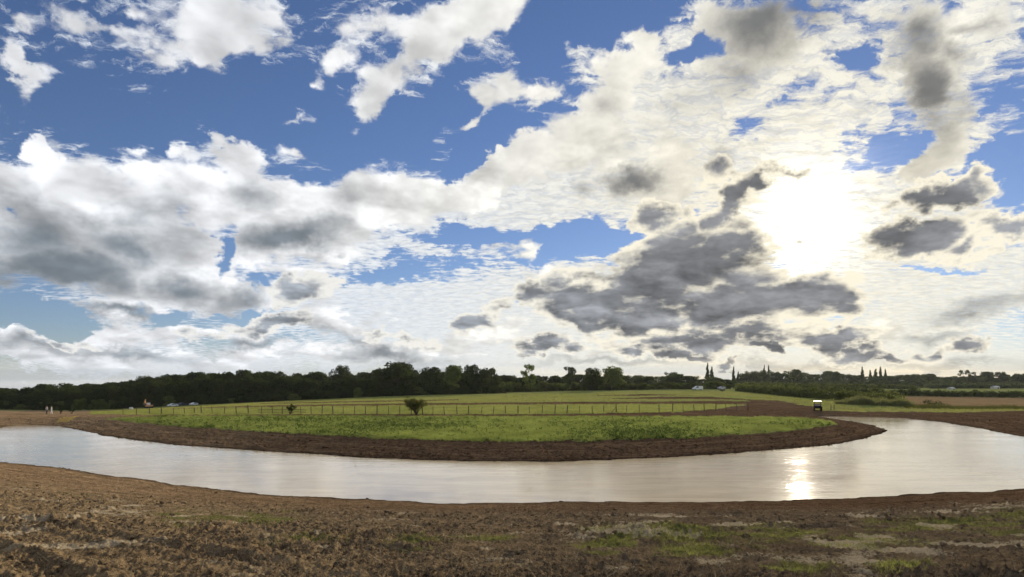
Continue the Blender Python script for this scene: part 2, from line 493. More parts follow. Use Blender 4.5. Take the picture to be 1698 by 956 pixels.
CTRL = []
for p in (200, 500, 800, 1100, 1350):
    CTRL += [(p, 50, .95), (p, 70, .98), (p, 90, .95)]
CTRL += [(1698, 72, 1.0), (1698, 92, 1.0), (1698, 105, 1.1), (1600, 122, .95), (1698, 132, .85), (1450, 112, .45), (1450, 126, .9), (1360, 115, .74),
         (1200, 105, 1.0), (950, 97, 1.0), (700, 92, .97), (433, 95, .93), (250, 98, .75), (120, 98, .55), (0, 97, .5), (-150, 95, .5),
         (60, 120, zz(687, 120)), (0, 130, zz(685, 130)), (0, 230, zz(681, 230)), (150, 240, zz(680.5, 240)), (-200, 240, -4.2), (150, 140, zz(684, 140)),
         (300, 240, zz(673, 240)), (400, 245, zz(668, 245)), (550, 245, zz(661, 245)), (700, 245, zz(655, 245)), (830, 250, zz(652, 250)),
         (950, 255, zz(648.5, 255)), (1150, 260, zz(646, 260)), (1220, 250, zz(646.5, 250)),
         (300, 150, zz(677, 150)), (500, 137, zz(672.5, 137)), (700, 137, zz(670, 137)), (900, 140, zz(668, 140)), (1100, 150, zz(666.5, 150)), (1200, 150, zz(666, 150)),
         (700, 185, zz(662, 185)), (500, 185, zz(666.5, 185)), (950, 195, zz(656, 195)), (1150, 195, zz(654, 195)), (1250, 180, zz(656, 180)), (1300, 160, zz(661, 160)), (1380, 140, zz(668, 140)),
         (1230, 240, zz(648, 240)), (1330, 170, zz(659, 170)), (1400, 150, zz(665, 150)), (1490, 136, zz(669.5, 136)),
         (1240, 290, zz(642, 290)), (1400, 238, zz(651, 238)), (1500, 232, zz(656.5, 232)), (1698, 226, zz(659.5, 226)), (1900, 226, 1.0),
         (1560, 270, zz(650.5, 270)), (1680, 270, zz(651, 270)), (1500, 400, zz(643.5, 400)), (1698, 400, zz(643.5, 400)), (1400, 400, zz(643, 400)), (1150, 420, 4.2),
         (1500, 700, 5.3), (1698, 700, 5.2), (1200, 700, 5.2), (800, 420, 3.0), (300, 420, -1.5), (-100, 420, -6), (0, 800, -10.0), (500, 800, 1.5), (900, 800, 4.5),
         (0, 3000, -40.0), (400, 3000, -8.0), (850, 3000, 6.0), (1698, 3000, 6.0)]
CT = np.array(CTRL, dtype=np.float64)


def _uv(px, dep):
    return np.stack([px / 260.0, np.log(np.maximum(dep, 4.0)) * 3.2], -1)


def _phi(r):
    return np.where(r > 1e-9, r * r * np.log(np.maximum(r, 1e-9)), 0.0)


_C = _uv(CT[:, 0], CT[:, 1])
_n = len(_C)
_A = np.zeros((_n + 3, _n + 3))
_A[:_n, :_n] = _phi(np.linalg.norm(_C[:, None] - _C[None], axis=-1)) + 0.02 * np.eye(_n)
_A[:_n, _n] = 1
_A[:_n, _n + 1:] = _C
_A[_n:, :_n] = _A[:_n, _n:].T
_W = np.linalg.solve(_A, np.concatenate([CT[:, 2], np.zeros(3)]))


def land_far(x, y):
    a = np.clip(np.arctan2(x, y), -0.80, 0.80)
    px = CX + F * np.tan(a)
    dep = np.clip(np.hypot(x, y) * np.cos(a), 40.0, 3000.0)
    q = _uv(px, dep)
    out = np.full(x.shape, _W[_n]) + q[..., 0] * _W[_n + 1] + q[..., 1] * _W[_n + 2]
    for i in range(_n):
        out += _W[i] * _phi(np.hypot(q[..., 0] - _C[i, 0], q[..., 1] - _C[i, 1]))
    return out


def land(x, y):
    """height of the bare ground without clods"""
    d = shore_dist(x, y)
    near = y < np.interp(x, near_line[:, 0], near_line[:, 1])
    zn = np.interp(d, [0, 1.0, 6, 10, 14, 18, 23, 30, 60], [0, .10, .90, 1.55, 2.25, 2.98, 3.75, 3.95, 4.1])
    f = np.clip(d / 6.5, 0, 1)
    zf = land_far(x, y) * (0.80 * f + 0.20 * f * f * (3 - 2 * f))
    z = np.where(near, zn, zf)
    return np.where(d < 0, np.maximum(-0.28 * (-d), -1.2), z), d, near


def land1(x, y):
    z, d, n = land(np.array([float(x)]), np.array([float(y)]))
    return float(z[0])


def at(px, dep):
    """photo column and depth -> point on the ground"""
    x = (px - CX) / F * dep
    return Vector((x, dep, land1(x, dep)))


# ------------------------------------------------------------------ ground sheet: polar net, fine in front of the camera
def polar(rs, az):
    A, Rr = np.meshgrid(az, rs)
    return Rr * np.sin(A), Rr * np.cos(A)


def geo(a, b, n):
    return np.exp(np.linspace(math.log(a), math.log(b), n, endpoint=False))


rows = np.concatenate([geo(2.6, 30, 300), geo(30, 125, 220), geo(125, 300, 120), geo(300, 3100, 50), [3100.0]])
azs = np.linspace(R(-52), R(52), 900)
GX, GY = polar(rows, azs)
GZ, GD, GN = land(GX, GY)
GPX = CX + F * GX / GY
GPY = HOR + F * (ZC - GZ) / GY

# clods, ruts and grading marks
rough = np.where(GN, np.clip((GD - 5) / 6, 0, 1), 0.0)
lump = fbm(GX * 2.2, GY * 2.2, 3, 3)
clod = np.abs(fbm(GX * 5.5, GY * 5.5, 4, 11, 0.6))
clod2 = np.clip(fbm(GX * 11.0, GY * 11.0, 3, 31, 0.6) - 0.05, 0, 1)
patch = np.clip(fbm(GX * 0.45, GY * 0.45, 3, 5) * 1.6 + 0.65, 0.12, 1.2)
clod3 = np.abs(fbm(GX * 16.0, GY * 16.0, 3, 37, 0.65))
dz = rough * (0.05 * lump + patch * (0.11 * clod + 0.10 * clod2) + 0.055 * clod3)
shor = np.exp(-(GD / 1.0) ** 2)
dz += np.where(GN, (1 - rough) * np.clip(GD, 0, 1) * (0.035 * lump + 0.06 * clod + 0.05 * clod2), 0.0)
farb = (~GN) & (GD > -2) & (GY < 135)
dz += np.where(farb, np.clip(GD, 0, 1) * (0.07 * fbm(GX * 1.3, GY * 1.3, 3, 8) + 0.13 * np.clip(fbm(GX * 3.1, GY * 3.1, 2, 41), 0, 1)), 0.0)
dz += np.where((GY > 60), 0.05 * fbm(GX * 0.25, GY * 0.25, 3, 9), 0.0)
# shallow scrape marks along the bank
dz += np.where((GD > 0.3) & (GD < 6.2), 0.016 * fbm(GX * 0.12, GD * 2.4, 3, 51) + 0.008 * np.sin(GD * 5.2 + 4 * fbm(GX * 0.15, GY * 0.15, 2, 51)), 0.0)
dz += np.where((GD > -1.5) & (GD < 1.2), 0.03 * fbm(GX * 0.9, GY * 0.9, 3, 77) * np.exp(-(GD / .8) ** 2), 0.0)


def rut(p, q, width, depth):
    ax, ay = p
    vx, vy = q[0] - ax, q[1] - ay
    L = math.hypot(vx, vy)
    t = ((GX - ax) * vx + (GY - ay) * vy) / L
    s = (GX - ax) * (-vy / L) + (GY - ay) * (vx / L) + 0.12 * fbm(t * 0.6, t * 0.0, 2, 91)
    on = np.clip((t + 1) / 1.5, 0, 1) * np.clip((L + 1 - t) / 1.5, 0, 1)
    lug = 0.65 + 0.35 * np.sign(np.sin(t * 19 + np.abs(s) * 14))
    return on * (-depth * lug * np.exp(-(s / width) ** 4) + 0.55 * depth * np.exp(-((np.abs(s) - 1.6 * width) / (0.5 * width)) ** 2))


for pa, pb, w, dd in (((-7.6, 8.3), (-1.6, 3.2), .17, .075), ((-9.6, 11.5), (-2.6, 6.2), .17, .06), ((-13.5, 12.5), (-5.0, 4.2), .18, .05), ((2.0, 9.5), (13.0, 13.5), .22, .06)):
    dz += rut(pa, pb, w, dd) * rough
GZ = GZ + dz

# wear with shapes of its own: dried silt, moss and sprouting grass (near bank); painted light: side light towards the left, sun on a bank slope
def spots(lst, jit):
    m = np.zeros_like(GX)
    jx = jit * fbm(GX * 1.6, GY * 1.6, 4, 61) * 60
    jy = jit * fbm(GX * 1.6 + 40, GY * 1.6, 4, 62) * 26
    for (px, py, rx, ry, w) in lst:
        m = np.maximum(m, w * np.clip(1.25 - np.hypot((GPX + jx - px) / rx, (GPY + jy - py) / ry), 0, 1))
    return m


silt = spots([(200, 850, 75, 9, 1), (330, 872, 40, 8, .8), (25, 880, 60, 12, .9), (440, 893, 60, 10, .7), (740, 892, 30, 6, .9), (640, 892, 20, 4, .8), (810, 908, 34, 10, 1), (790, 890, 60, 6, .7),
              (965, 900, 40, 12, 1), (1000, 912, 50, 10, .8), (1040, 945, 60, 12, .8), (1430, 935, 56, 30, 1), (1185, 935, 40, 14, .8), (1170, 910, 60, 9, .8), (1250, 874, 100, 6, .9), (1470, 855, 90, 6, .8),
              (1640, 842, 110, 9, 1), (1360, 890, 60, 6, .8), (1620, 905, 70, 6, .7), (560, 930, 60, 9, .5), (280, 940, 60, 10, .5), (880, 945, 60, 10, .6), (1560, 880, 60, 5, .6)], 0.5)
silt = np.where(GN, silt * np.clip(0.55 + 1.0 * fbm(GX * 4, GY * 4, 3, 71), 0, 1), 0)
silt = np.maximum(silt, np.where(GN, rough * np.clip((fbm(GX * 0.9, GY * 0.9, 4, 81) - 0.26) * 3.0 + np.clip((GPX - 700) / 3000, 0, .25), 0, .8), 0))
moss = spots([(130, 815, 60, 6, .6), (320, 862, 90, 12, .7), (440, 862, 80, 14, .7), (700, 905, 60, 10, .6), (800, 895, 60, 10, .6), (1035, 899, 34, 13, 1.5), (1010, 912, 60, 14, .7), (1100, 890, 140, 20, .8), (1250, 890, 160, 18, .7),
              (1150, 920, 70, 14, .6), (1400, 900, 150, 14, .6), (1560, 870, 130, 12, .8), (1670, 862, 60, 16, .9), (1660, 890, 60, 14, .6), (1500, 945, 60, 12, .6), (500, 900, 100, 14, .5), (1320, 945, 70, 10, .5)], 0.5)
moss = np.where(GN, rough * moss * np.clip(0.6 + 1.3 * fbm(GX * 2.2, GY * 2.2, 4, 73), 0, 1.3), 0)
sidelight = np.clip(np.where(GN, (1100 - GPX) / 950, (560 - GPX) / 480) + 0.22 * fbm(GX * 0.15, GY * 0.15, 3, 6) + 0.14 * fbm(GX * 0.9, GY * 0.9, 3, 66), 0, 1)  # side light painted into the soil colour, brighter to the left, plus random tone
sunlit_bank = np.where(in_poly(GPX + 3 * fbm(GX, GY, 2, 14), GPY + fbm(GX * .6, GY, 3, 15), np.array([(94, 700), (99, 692.5), (112, 691.5), (129, 689.5), (122, 695), (110, 699)])) & (~GN), 1.0, 0.0)  # sunlight on the left bank slope, painted as a yellow patch

# which cover grows where, outlined in the photograph and laid on the land
jit = 1.3 * fbm(GX * 0.5, GY * 0.35, 3, 21) + 0.8 * fbm(GX * 2.0, GY * 1.2, 2, 23)
PYJ = GPY + jit * np.clip((GPY - 640) / 60, 0.3, 1.3)


def region(poly):
    return in_poly(GPX, PYJ, np.array(poly, dtype=float)) & (~GN) & (GD > 0.5)


ISLAND = [(178, 695), (250, 703.5), (350, 711), (450, 717), (550, 722.5), (650, 727.5), (750, 731), (850, 732.5), (950, 731.5), (1050, 729.5), (1150, 726), (1250, 719.5),
          (1330, 712.5), (1388, 704), (1378, 698), (1345, 693.8), (1290, 691.8), (1200, 691), (1000, 690.5), (800, 690.5), (600, 689.5), (400, 689.5), (290, 690), (178, 693.5)]
PASTURE = [(150, 687), (250, 688), (400, 687.5), (600, 686.8), (800, 687.2), (1000, 685.5), (1120, 683), (1180, 679), (1215, 674), (1240, 671), (1150, 669.5), (1000, 670), (850, 671.3), (700, 672.3), (550, 673.5), (430, 675.5), (300, 678), (150, 682)]
HILL = [(-400, 681), (100, 681), (250, 679.5), (300, 676.3), (430, 672.3), (550, 670.3), (700, 668.3), (850, 667), (1000, 665.8), (1100, 665.5), (1200, 664.5), (1290, 666.5), (1350, 674), (1352, 681), (1420, 682.5), (1560, 683.5), (1640, 686.5), (1720, 689), (2300, 694),
        (2300, 600), (-400, 600)]
STRIPS = [[(1000, 660.5), (1100, 657.5), (1180, 658), (1260, 663), (1170, 661.5), (1080, 661.5)], [(430, 668.5), (560, 665.5), (760, 662), (760, 663.5), (560, 667.5), (430, 670)], [(980, 656), (1070, 653), (1150, 655), (1070, 656)],
          [(1230, 663), (1290, 664), (1330, 670), (1260, 668)]]
STUBBLE = [(1496, 656.5), (1600, 657.5), (1720, 659.5), (2300, 666), (2300, 680), (1720, 677), (1640, 676.5), (1560, 674), (1500, 674)]
z_isl = region(ISLAND) & (GY < 103)
z_pas = region(PASTURE) & (GY > 80) & (GY < 160)
z_hil = region(HILL) & (GY > 105)
for s in STRIPS:
    z_hil &= ~region(s)
z_stu = region(STUBBLE) & (GY > 120) & (GY < 240)
z_hil &= ~z_stu
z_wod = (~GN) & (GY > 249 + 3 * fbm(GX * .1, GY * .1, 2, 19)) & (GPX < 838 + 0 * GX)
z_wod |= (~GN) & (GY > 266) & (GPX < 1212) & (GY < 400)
zone = np.zeros(GX.shape, dtype=np.int8)
zone[z_pas] = 2
zone[z_hil] = 3
zone[z_stu] = 4
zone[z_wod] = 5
zone[z_isl] = 1
nr, na = GX.shape
fz = zone[:-1, :-1]
ii = np.arange(nr * na).reshape(nr, na)
quads = np.stack([ii[:-1, :-1], ii[:-1, 1:], ii[1:, 1:], ii[1:, :-1]], -1).reshape(-1, 4)
fz = fz.reshape(-1)
ALLV = np.stack([GX, GY, GZ], -1).reshape(-1, 3)
ATT = {'silt': silt.ravel(), 'moss': moss.ravel(), 'sidelight': sidelight.ravel(), 'sunlit_bank': sunlit_bank.ravel(), 'rough': rough.ravel(), 'shore': np.clip(GD, -5, 20).ravel()}


def zone_mesh(k, name, mat, keep):
    f = quads[fz == k]
    u, inv = np.unique(f, return_inverse=True)
    return mesh_np(name, ALLV[u], inv.reshape(-1, 4), mat, True, {a: ATT[a][u] for a in keep})


# ------------------------------------------------------------------ ground materials
def new_mat(name):
    m = bpy.data.materials.new(name)
    m.use_nodes = True
    nt = m.node_tree
    g = G(nt)
    b = nt.nodes['Principled BSDF']
    pos = g.node('ShaderNodeNewGeometry').outputs['Position']
    return m, g, b, pos


def attr(g, n):
    a = g.node('ShaderNodeAttribute')
    a.attribute_name = n
    return a.outputs['Fac']


def bump(g, b, h, dist, strength=1.0):
    n = g.node('ShaderNodeBump')
    g.put(n.inputs['Height'], h)
    n.inputs['Distance'].default_value = dist
    n.inputs['Strength'].default_value = strength
    g.put(b.inputs['Normal'], n.outputs[0])


def to_diffuse(m):
    """earth and leaves scatter light without any gloss"""
    nt = m.node_tree
    b = nt.nodes['Principled BSDF']
    d = nt.nodes.new('ShaderNodeBsdfDiffuse')
    d.inputs['Roughness'].default_value = 0.6
    for a, c in (('Base Color', 'Color'), ('Normal', 'Normal')):
        for l in list(b.inputs[a].links):
            nt.links.new(l.from_socket, d.inputs[c])
    for l in list(b.outputs[0].links):
        nt.links.new(d.outputs[0], l.to_socket)
    nt.nodes.remove(b)
    return m


def soil_mat():
    m, g, b, p = new_mat('soil')
    big = g.noise(p, 0.5, 5, 0.6)
    mid = g.noise(p, 4.0, 6, 0.65)
    fine = g.noise(p, 26.0, 4, 0.7)
    unlit_soil = g.mix(g.step(mid, 0.3, 0.7), (0.115, 0.070, 0.040), (0.235, 0.148, 0.082))
    sidelit_soil = g.mix(g.step(mid, 0.3, 0.7), (0.25, 0.163, 0.090), (0.45, 0.312, 0.172))
    c = g.mix(attr(g, 'sidelight'), unlit_soil, sidelit_soil)  # left-to-right side light mixed in as soil colour
    # contour-following marks left by grading and falling water
    cv = g.node('ShaderNodeCombineXYZ')
    sx = g.node('ShaderNodeSeparateXYZ')
    g.put(sx.inputs[0], p)
    g.put(cv.inputs[0], g.math('MULTIPLY', sx.outputs[0], 0.10))
    g.put(cv.inputs[1], g.math('MULTIPLY', sx.outputs[1], 0.10))
    g.put(cv.inputs[2], g.math('MULTIPLY', attr(g, 'shore'), 1.6))
    con = g.noise(cv.outputs[0], 1.5, 6, 0.65)
    c = g.mix(g.step(con, 0.50, 0.64, 0.0, 0.55), c, g.vec('SCALE', c, scale=1.75))
    c = g.mix(g.step(con, 0.34, 0.48, 0.60, 0.0), c, g.vec('SCALE', c, scale=0.45))
    stk = g.noise(g.vec('MULTIPLY', p, (0.35, 1.6, 3.0)), 2.0, 6, 0.7)
    c = g.mix(g.step(stk, 0.36, 0.52, 0.55, 0.0), c, (0.085, 0.052, 0.032))
    c = g.mix(g.step(g.noise(p, 14.0, 3, .7), 0.60, 0.72, 0.0, 0.55), c, (0.060, 0.038, 0.026))
    # churned turf is darker and greyer than the graded clay of the bank
    ch = g.mix(g.step(fine, 0.35, 0.65), (0.110, 0.080, 0.048), (0.40, 0.292, 0.168))
    ch = g.mix(g.step(mid, 0.42, 0.68), ch, (0.52, 0.37, 0.20))
    ch = g.mix(g.math('MULTIPLY', g.math('SUBTRACT', 1.0, attr(g, 'sidelight')), 0.45), ch, (0.105, 0.085, 0.068))  # churned soil coloured darker where the painted side light fades
    c = g.mix(g.math('MULTIPLY', attr(g, 'rough'), g.step(big, 0.25, 0.55, 0.55, 1.0)), c, ch)
    c = g.mix(g.step(attr(g, 'moss'), 0.08, 0.6, 0.0, 0.85), c, g.mix(fine, (0.13, 0.13, 0.045), (0.25, 0.26, 0.075)))
    c = g.mix(g.step(g.math('ADD', attr(g, 'silt'), g.math('MULTIPLY', g.math('SUBTRACT', fine, 0.5), 1.6)), 0.32, 0.82, 0.0, 0.92), c, g.mix(mid, (0.56, 0.45, 0.28), (0.74, 0.62, 0.43)))
    c = g.mix(g.step(attr(g, 'sunlit_bank'), 0.1, 0.5, 0.0, 0.9), c, (0.50, 0.35, 0.11))  # yellow colour standing for sun on the bank slope
    c = g.mix(g.step(g.math('ABSOLUTE', attr(g, 'shore')), 0.0, 0.8, 0.75, 0.0), c, (0.050, 0.036, 0.025))
    g.put(b.inputs['Base Color'], c)
    b.inputs['Roughness'].default_value = 0.9
    b.inputs['Specular IOR Level'].default_value = 0.03
    h = g.math('ADD', g.math('MULTIPLY', g.noise(p, 9.0, 7, 0.75), 1.0), g.math('MULTIPLY', fine, 0.45))
    bump(g, b, h, 0.14, 1.0)
    return to_diffuse(m)


def grass_mat(name, dark, light, straw, straw_amt=0.5, streak=(0.14, 0.11, 0.045)):
    m, g, b, p = new_mat(name)
    big = g.noise(p, 0.11, 4, 0.6)
    mid = g.noise(g.vec('MULTIPLY', p, (1, 1.0, 1)), 0.9, 6, 0.65)
    fine = g.noise(p, 9.0, 4, 0.7)
    c = g.mix(g.step(mid, 0.33, 0.66), dark, light)
    c = g.mix(g.math('MULTIPLY', g.step(big, 0.43, 0.57), straw_amt), c, straw)
    drift = g.noise(g.vec('MULTIPLY', p, (0.10, 0.55, 1)), 0.8, 5, 0.6)
    c = g.mix(g.step(drift, 0.50, 0.66, 0.0, 0.65), c, streak)
    c = g.mix(g.step(fine, 0.45, 0.75, 0.0, 0.5), c, dark)
    g.put(b.inputs['Base Color'], c)
    b.inputs['Roughness'].default_value = 0.85
    b.inputs['Specular IOR Level'].default_value = 0.03
    bump(g, b, g.math('ADD', g.noise(p, 5.0, 5, 0.7), g.math('MULTIPLY', fine, .5)), 0.18, 1.0)
    return to_diffuse(m)


M_SOIL = soil_mat()
M_ISLE = grass_mat('island_grass', (0.125, 0.160, 0.038), (0.275, 0.335, 0.085), (0.38, 0.34, 0.14), 0.6, (0.24, 0.21, 0.08))
M_PAST = grass_mat('pasture_grass', (0.20, 0.24, 0.060), (0.35, 0.40, 0.115), (0.42, 0.38, 0.15), 0.5, (0.30, 0.26, 0.10))
M_HILL = grass_mat('hill_grass', (0.20, 0.24, 0.060), (0.34, 0.39, 0.115), (0.36, 0.31, 0.13), 0.45, (0.20, 0.15, 0.07))
M_STUB = grass_mat('stubble', (0.26, 0.165, 0.085), (0.42, 0.28, 0.14), (0.44, 0.31, 0.15), 0.6, (0.25, 0.16, 0.08))

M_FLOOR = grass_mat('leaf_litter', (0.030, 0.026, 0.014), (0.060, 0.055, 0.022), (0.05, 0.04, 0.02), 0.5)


def ground_obj(k, name, mat, label, keep=()):
    o = link(name, zone_mesh(k, name, mat, keep))
    tag(o, label, name.split('_')[-1], kind='structure')
    return o


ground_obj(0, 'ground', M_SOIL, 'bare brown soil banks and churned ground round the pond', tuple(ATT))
ground_obj(1, 'island_meadow', M_ISLE, 'flat green meadow inside the bend of the pond')
ground_obj(2, 'pasture', M_PAST, 'pale green grass strip just behind the wire fence')
ground_obj(3, 'hill_field', M_HILL, 'grass field rising to the foot of the wood')
ground_obj(4, 'stubble_field', M_STUB, 'brown stubble field at the right below the dark hedge')
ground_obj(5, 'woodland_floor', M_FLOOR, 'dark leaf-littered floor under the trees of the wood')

# the land goes on round and behind the camera
rb = np.concatenate([[0.0], geo(2.6, 300, 26), geo(300, 3100, 8), [3100.0]])
ab = np.linspace(R(52), R(308), 90)
BX, BY = polar(rb, ab)
BZ, _, _ = land(BX, BY)
rb_f = np.array([0.0, 2.6])
jj = np.arange(BX.size).reshape(BX.shape)
bq = np.stack([jj[:-1, :-1], jj[:-1, 1:], jj[1:, 1:], jj[1:, :-1]], -1).reshape(-1, 4)
fx, fy = polar(rb_f, np.linspace(R(-52), R(52), 40))
fzz, _, _ = land(fx, fy)
kk = np.arange(fx.size).reshape(fx.shape) + BX.size
fq = np.stack([kk[:-1, :-1], kk[:-1, 1:], kk[1:, 1:], kk[1:, :-1]], -1).reshape(-1, 4)
bv = np.concatenate([np.stack([BX, BY, BZ], -1).reshape(-1, 3), np.stack([fx, fy, fzz], -1).reshape(-1, 3)])
bo = link('surrounding_ground', mesh_np('surrounding_ground', bv, np.concatenate([bq, fq]), M_SOIL, True, {'rough': np.full(len(bv), .8), 'shore': np.full(len(bv), 9.0), 'sidelight': np.full(len(bv), .5)}))
tag(bo, 'rough ground behind the bank where the photograph was taken', 'ground', kind='structure')

# ------------------------------------------------------------------ water
def water_mat():
    m, g, b, p = new_mat('silty_water')
    w = g.noise(g.vec('MULTIPLY', p, (0.55, 1.3, 1)), 1.0, 2, 0.5, 0.4)
    # wind ripples run in patches, with smoother lanes between
    wind = g.step(g.noise(g.vec('MULTIPLY', p, (0.5, 1.2, 1)), 0.22, 5, 0.6), 0.36, 0.62, 0.35, 1.0)
    rip = g.noise(g.vec('MULTIPLY', p, (1.3, 3.2, 1)), 1.25, 3, 0.6, 0.8)
    h = g.math('ADD', g.math('MULTIPLY', w, 0.6), g.math('MULTIPLY', g.math('MULTIPLY', rip, wind), 0.8))
    bump(g, b, h, 0.0105, 1.0)
    plume = g.noise(g.vec('MULTIPLY', p, (0.25, 1.0, 1)), 0.9, 5, 0.62, 0.5)
    wc = g.mix(g.noise(p, 0.06, 3, 0.5), (0.50, 0.41, 0.26), (0.60, 0.50, 0.34))
    wc = g.mix(g.step(plume, 0.35, 0.65, 0.0, 0.55), wc, (0.38, 0.305, 0.19))
    g.put(b.inputs['Base Color'], wc)
    b.inputs['Roughness'].default_value = 0.04
    b.inputs['IOR'].default_value = 1.333
    b.inputs['Specular IOR Level'].default_value = 0.8
    return m


wx, wy = np.meshgrid(np.arange(-92, 72, 0.6), np.arange(25, 116, 0.6))
wd = shore_dist(wx, wy)
wi = np.arange(wx.size).reshape(wx.shape)
wq = np.stack([wi[:-1, :-1], wi[:-1, 1:], wi[1:, 1:], wi[1:, :-1]], -1).reshape(-1, 4)
keepf = (wd.ravel()[wq].min(axis=1) < 1.6)
wq = wq[keepf]
u, inv = np.unique(wq, return_inverse=True)
wv = np.stack([wx.ravel()[u], wy.ravel()[u], np.zeros(len(u))], -1)
wo = link('water', mesh_np('water', wv, inv.reshape(-1, 4), water_mat(), True))
tag(wo, 'calm silty pond water curving round the green meadow', 'water', kind='structure')
# ------------------------------------------------------------------ foliage
def leaf_mat(name, c0, c1, c2, trans=0.22, patch=0.5):
    m, g, b, p = new_mat(name)
    oi = g.node('ShaderNodeObjectInfo').outputs['Random']
    tc = g.node('ShaderNodeTexCoord').outputs['Object']
    n = g.noise(p, patch, 3, 0.6)
    c = g.mix(g.step(n, 0.35, 0.65), c0, c1)
    c = g.mix(g.math('MULTIPLY', oi, 0.55), c, c2)
    g.put(b.inputs['Base Color'], c)
    b.inputs['Roughness'].default_value = 0.7
    b.inputs['Specular IOR Level'].default_value = 0.12
    t = g.node('ShaderNodeBsdfTranslucent')
    g.put(t.inputs[0], c)
    mx = g.node('ShaderNodeMixShader')
    mx.inputs[0].default_value = trans
    m.node_tree.links.new(b.outputs[0], mx.inputs[1])
    m.node_tree.links.new(t.outputs[0], mx.inputs[2])
    m.node_tree.links.new(mx.outputs[0], m.node_tree.nodes['Material Output'].inputs[0])
    return to_diffuse(m)


def plain_mat(name, c, rough=0.7, metal=0.0, spec=0.3, var=0.25, scale=6.0, bmp=0.0):
    m, g, b, p = new_mat(name)
    n = g.noise(p, scale, 5, 0.6)
    g.put(b.inputs['Base Color'], g.mix(n, tuple(v * (1 - var) for v in c), tuple(min(1, v * (1 + var)) for v in c)))
    b.inputs['Roughness'].default_value = rough
    b.inputs['Metallic'].default_value = metal
    b.inputs['Specular IOR Level'].default_value = spec
    if bmp:
        bump(g, b, g.noise(p, scale * 3, 4, .6), bmp)
    return m


M_BARK = plain_mat('bark', (0.075, 0.055, 0.038), 0.9, bmp=0.03)
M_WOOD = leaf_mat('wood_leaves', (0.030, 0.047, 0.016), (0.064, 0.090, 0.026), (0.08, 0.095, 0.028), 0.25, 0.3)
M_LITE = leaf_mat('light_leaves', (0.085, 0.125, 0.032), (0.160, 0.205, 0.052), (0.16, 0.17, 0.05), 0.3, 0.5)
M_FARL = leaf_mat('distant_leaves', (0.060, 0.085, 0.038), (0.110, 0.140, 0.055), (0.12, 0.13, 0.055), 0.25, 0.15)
M_HEDG = leaf_mat('hedge_leaves', (0.060, 0.078, 0.022), (0.160, 0.180, 0.048), (0.12, 0.13, 0.04), 0.25, 0.35)
M_REED = leaf_mat('reed_leaves', (0.12, 0.14, 0.045), (0.23, 0.24, 0.085), (0.2, 0.2, 0.08), 0.3, 0.5)
M_BUSH = leaf_mat('bush_leaves', (0.075, 0.088, 0.024), (0.150, 0.150, 0.045), (0.11, 0.11, 0.03), 0.25, 1.5)
M_WEED = leaf_mat('weed_leaves', (0.040, 0.070, 0.018), (0.085, 0.120, 0.030), (0.06, 0.09, 0.03), 0.25, 0.6)
M_TUFT = leaf_mat('meadow_blades', (0.14, 0.185, 0.042), (0.30, 0.365, 0.092), (0.33, 0.33, 0.10), 0.35, 0.35)
M_STRAW = leaf_mat('pasture_blades', (0.20, 0.235, 0.060), (0.36, 0.38, 0.11), (0.36, 0.33, 0.1), 0.35, 0.25)


def leaf_quads(c, size, r, flat=0.0):
    """one diamond leaf spray per centre, turned at random"""
    n = len(c)
    a = r.normal(size=(n, 3))
    a[:, 2] *= (1 - flat)
    a /= np.linalg.norm(a, axis=1, keepdims=True) + 1e-9
    b = r.normal(size=(n, 3))
    b -= a * (a * b).sum(1, keepdims=True)
    b /= np.linalg.norm(b, axis=1, keepdims=True) + 1e-9
    s = np.asarray(size).reshape(-1, 1) if np.ndim(size) else np.full((n, 1), size)
    v = np.stack([c - a * s, c - b * s * 0.62, c + a * s, c + b * s * 0.62], 1).reshape(-1, 3)
    return v, np.arange(4 * n).reshape(-1, 4)


def lobes_to_leaves(lobes, n, size, r, shell=0.55):
    L = np.array(lobes)                                  # x y z rx rz
    w = L[:, 3] ** 2
    k = r.choice(len(L), size=n, p=w / w.sum())
    u = r.normal(size=(n, 3))
    u /= np.linalg.norm(u, axis=1, keepdims=True)
    rad = shell + (1.12 - shell) * r.random(n) ** 0.7
    c = L[k, :3] + u * rad[:, None] * np.stack([L[k, 3], L[k, 3], L[k, 4]], -1)
    return leaf_quads(c, size * (0.6 + 0.8 * r.random(n)), r)


def tube(path, radii, sides=6):
    v = []
    f = []
    path = [np.array(p, dtype=float) for p in path]
    for i, (p, rr) in enumerate(zip(path, radii)):
        t = path[min(i + 1, len(path) - 1)] - path[max(i - 1, 0)]
        t /= np.linalg.norm(t) + 1e-9
        a = np.cross(t, [0.31, 0.94, 0.1])
        a /= np.linalg.norm(a) + 1e-9
        b = np.cross(t, a)
        for k in range(sides):
            q = 2 * math.pi * k / sides
            v.append(p + rr * (math.cos(q) * a + math.sin(q) * b))
    for i in range(len(path) - 1):
        for k in range(sides):
            f.append((i * sides + k, i * sides + (k + 1) % sides, (i + 1) * sides + (k + 1) % sides, (i + 1) * sides + k))
    return np.array(v), np.array(f)


def join(parts):
    vs, fs, o = [], [], 0
    for v, f in parts:
        vs.append(v)
        fs.append(np.asarray(f) + o)
        o += len(v)
    return np.concatenate(vs), np.concatenate(fs)


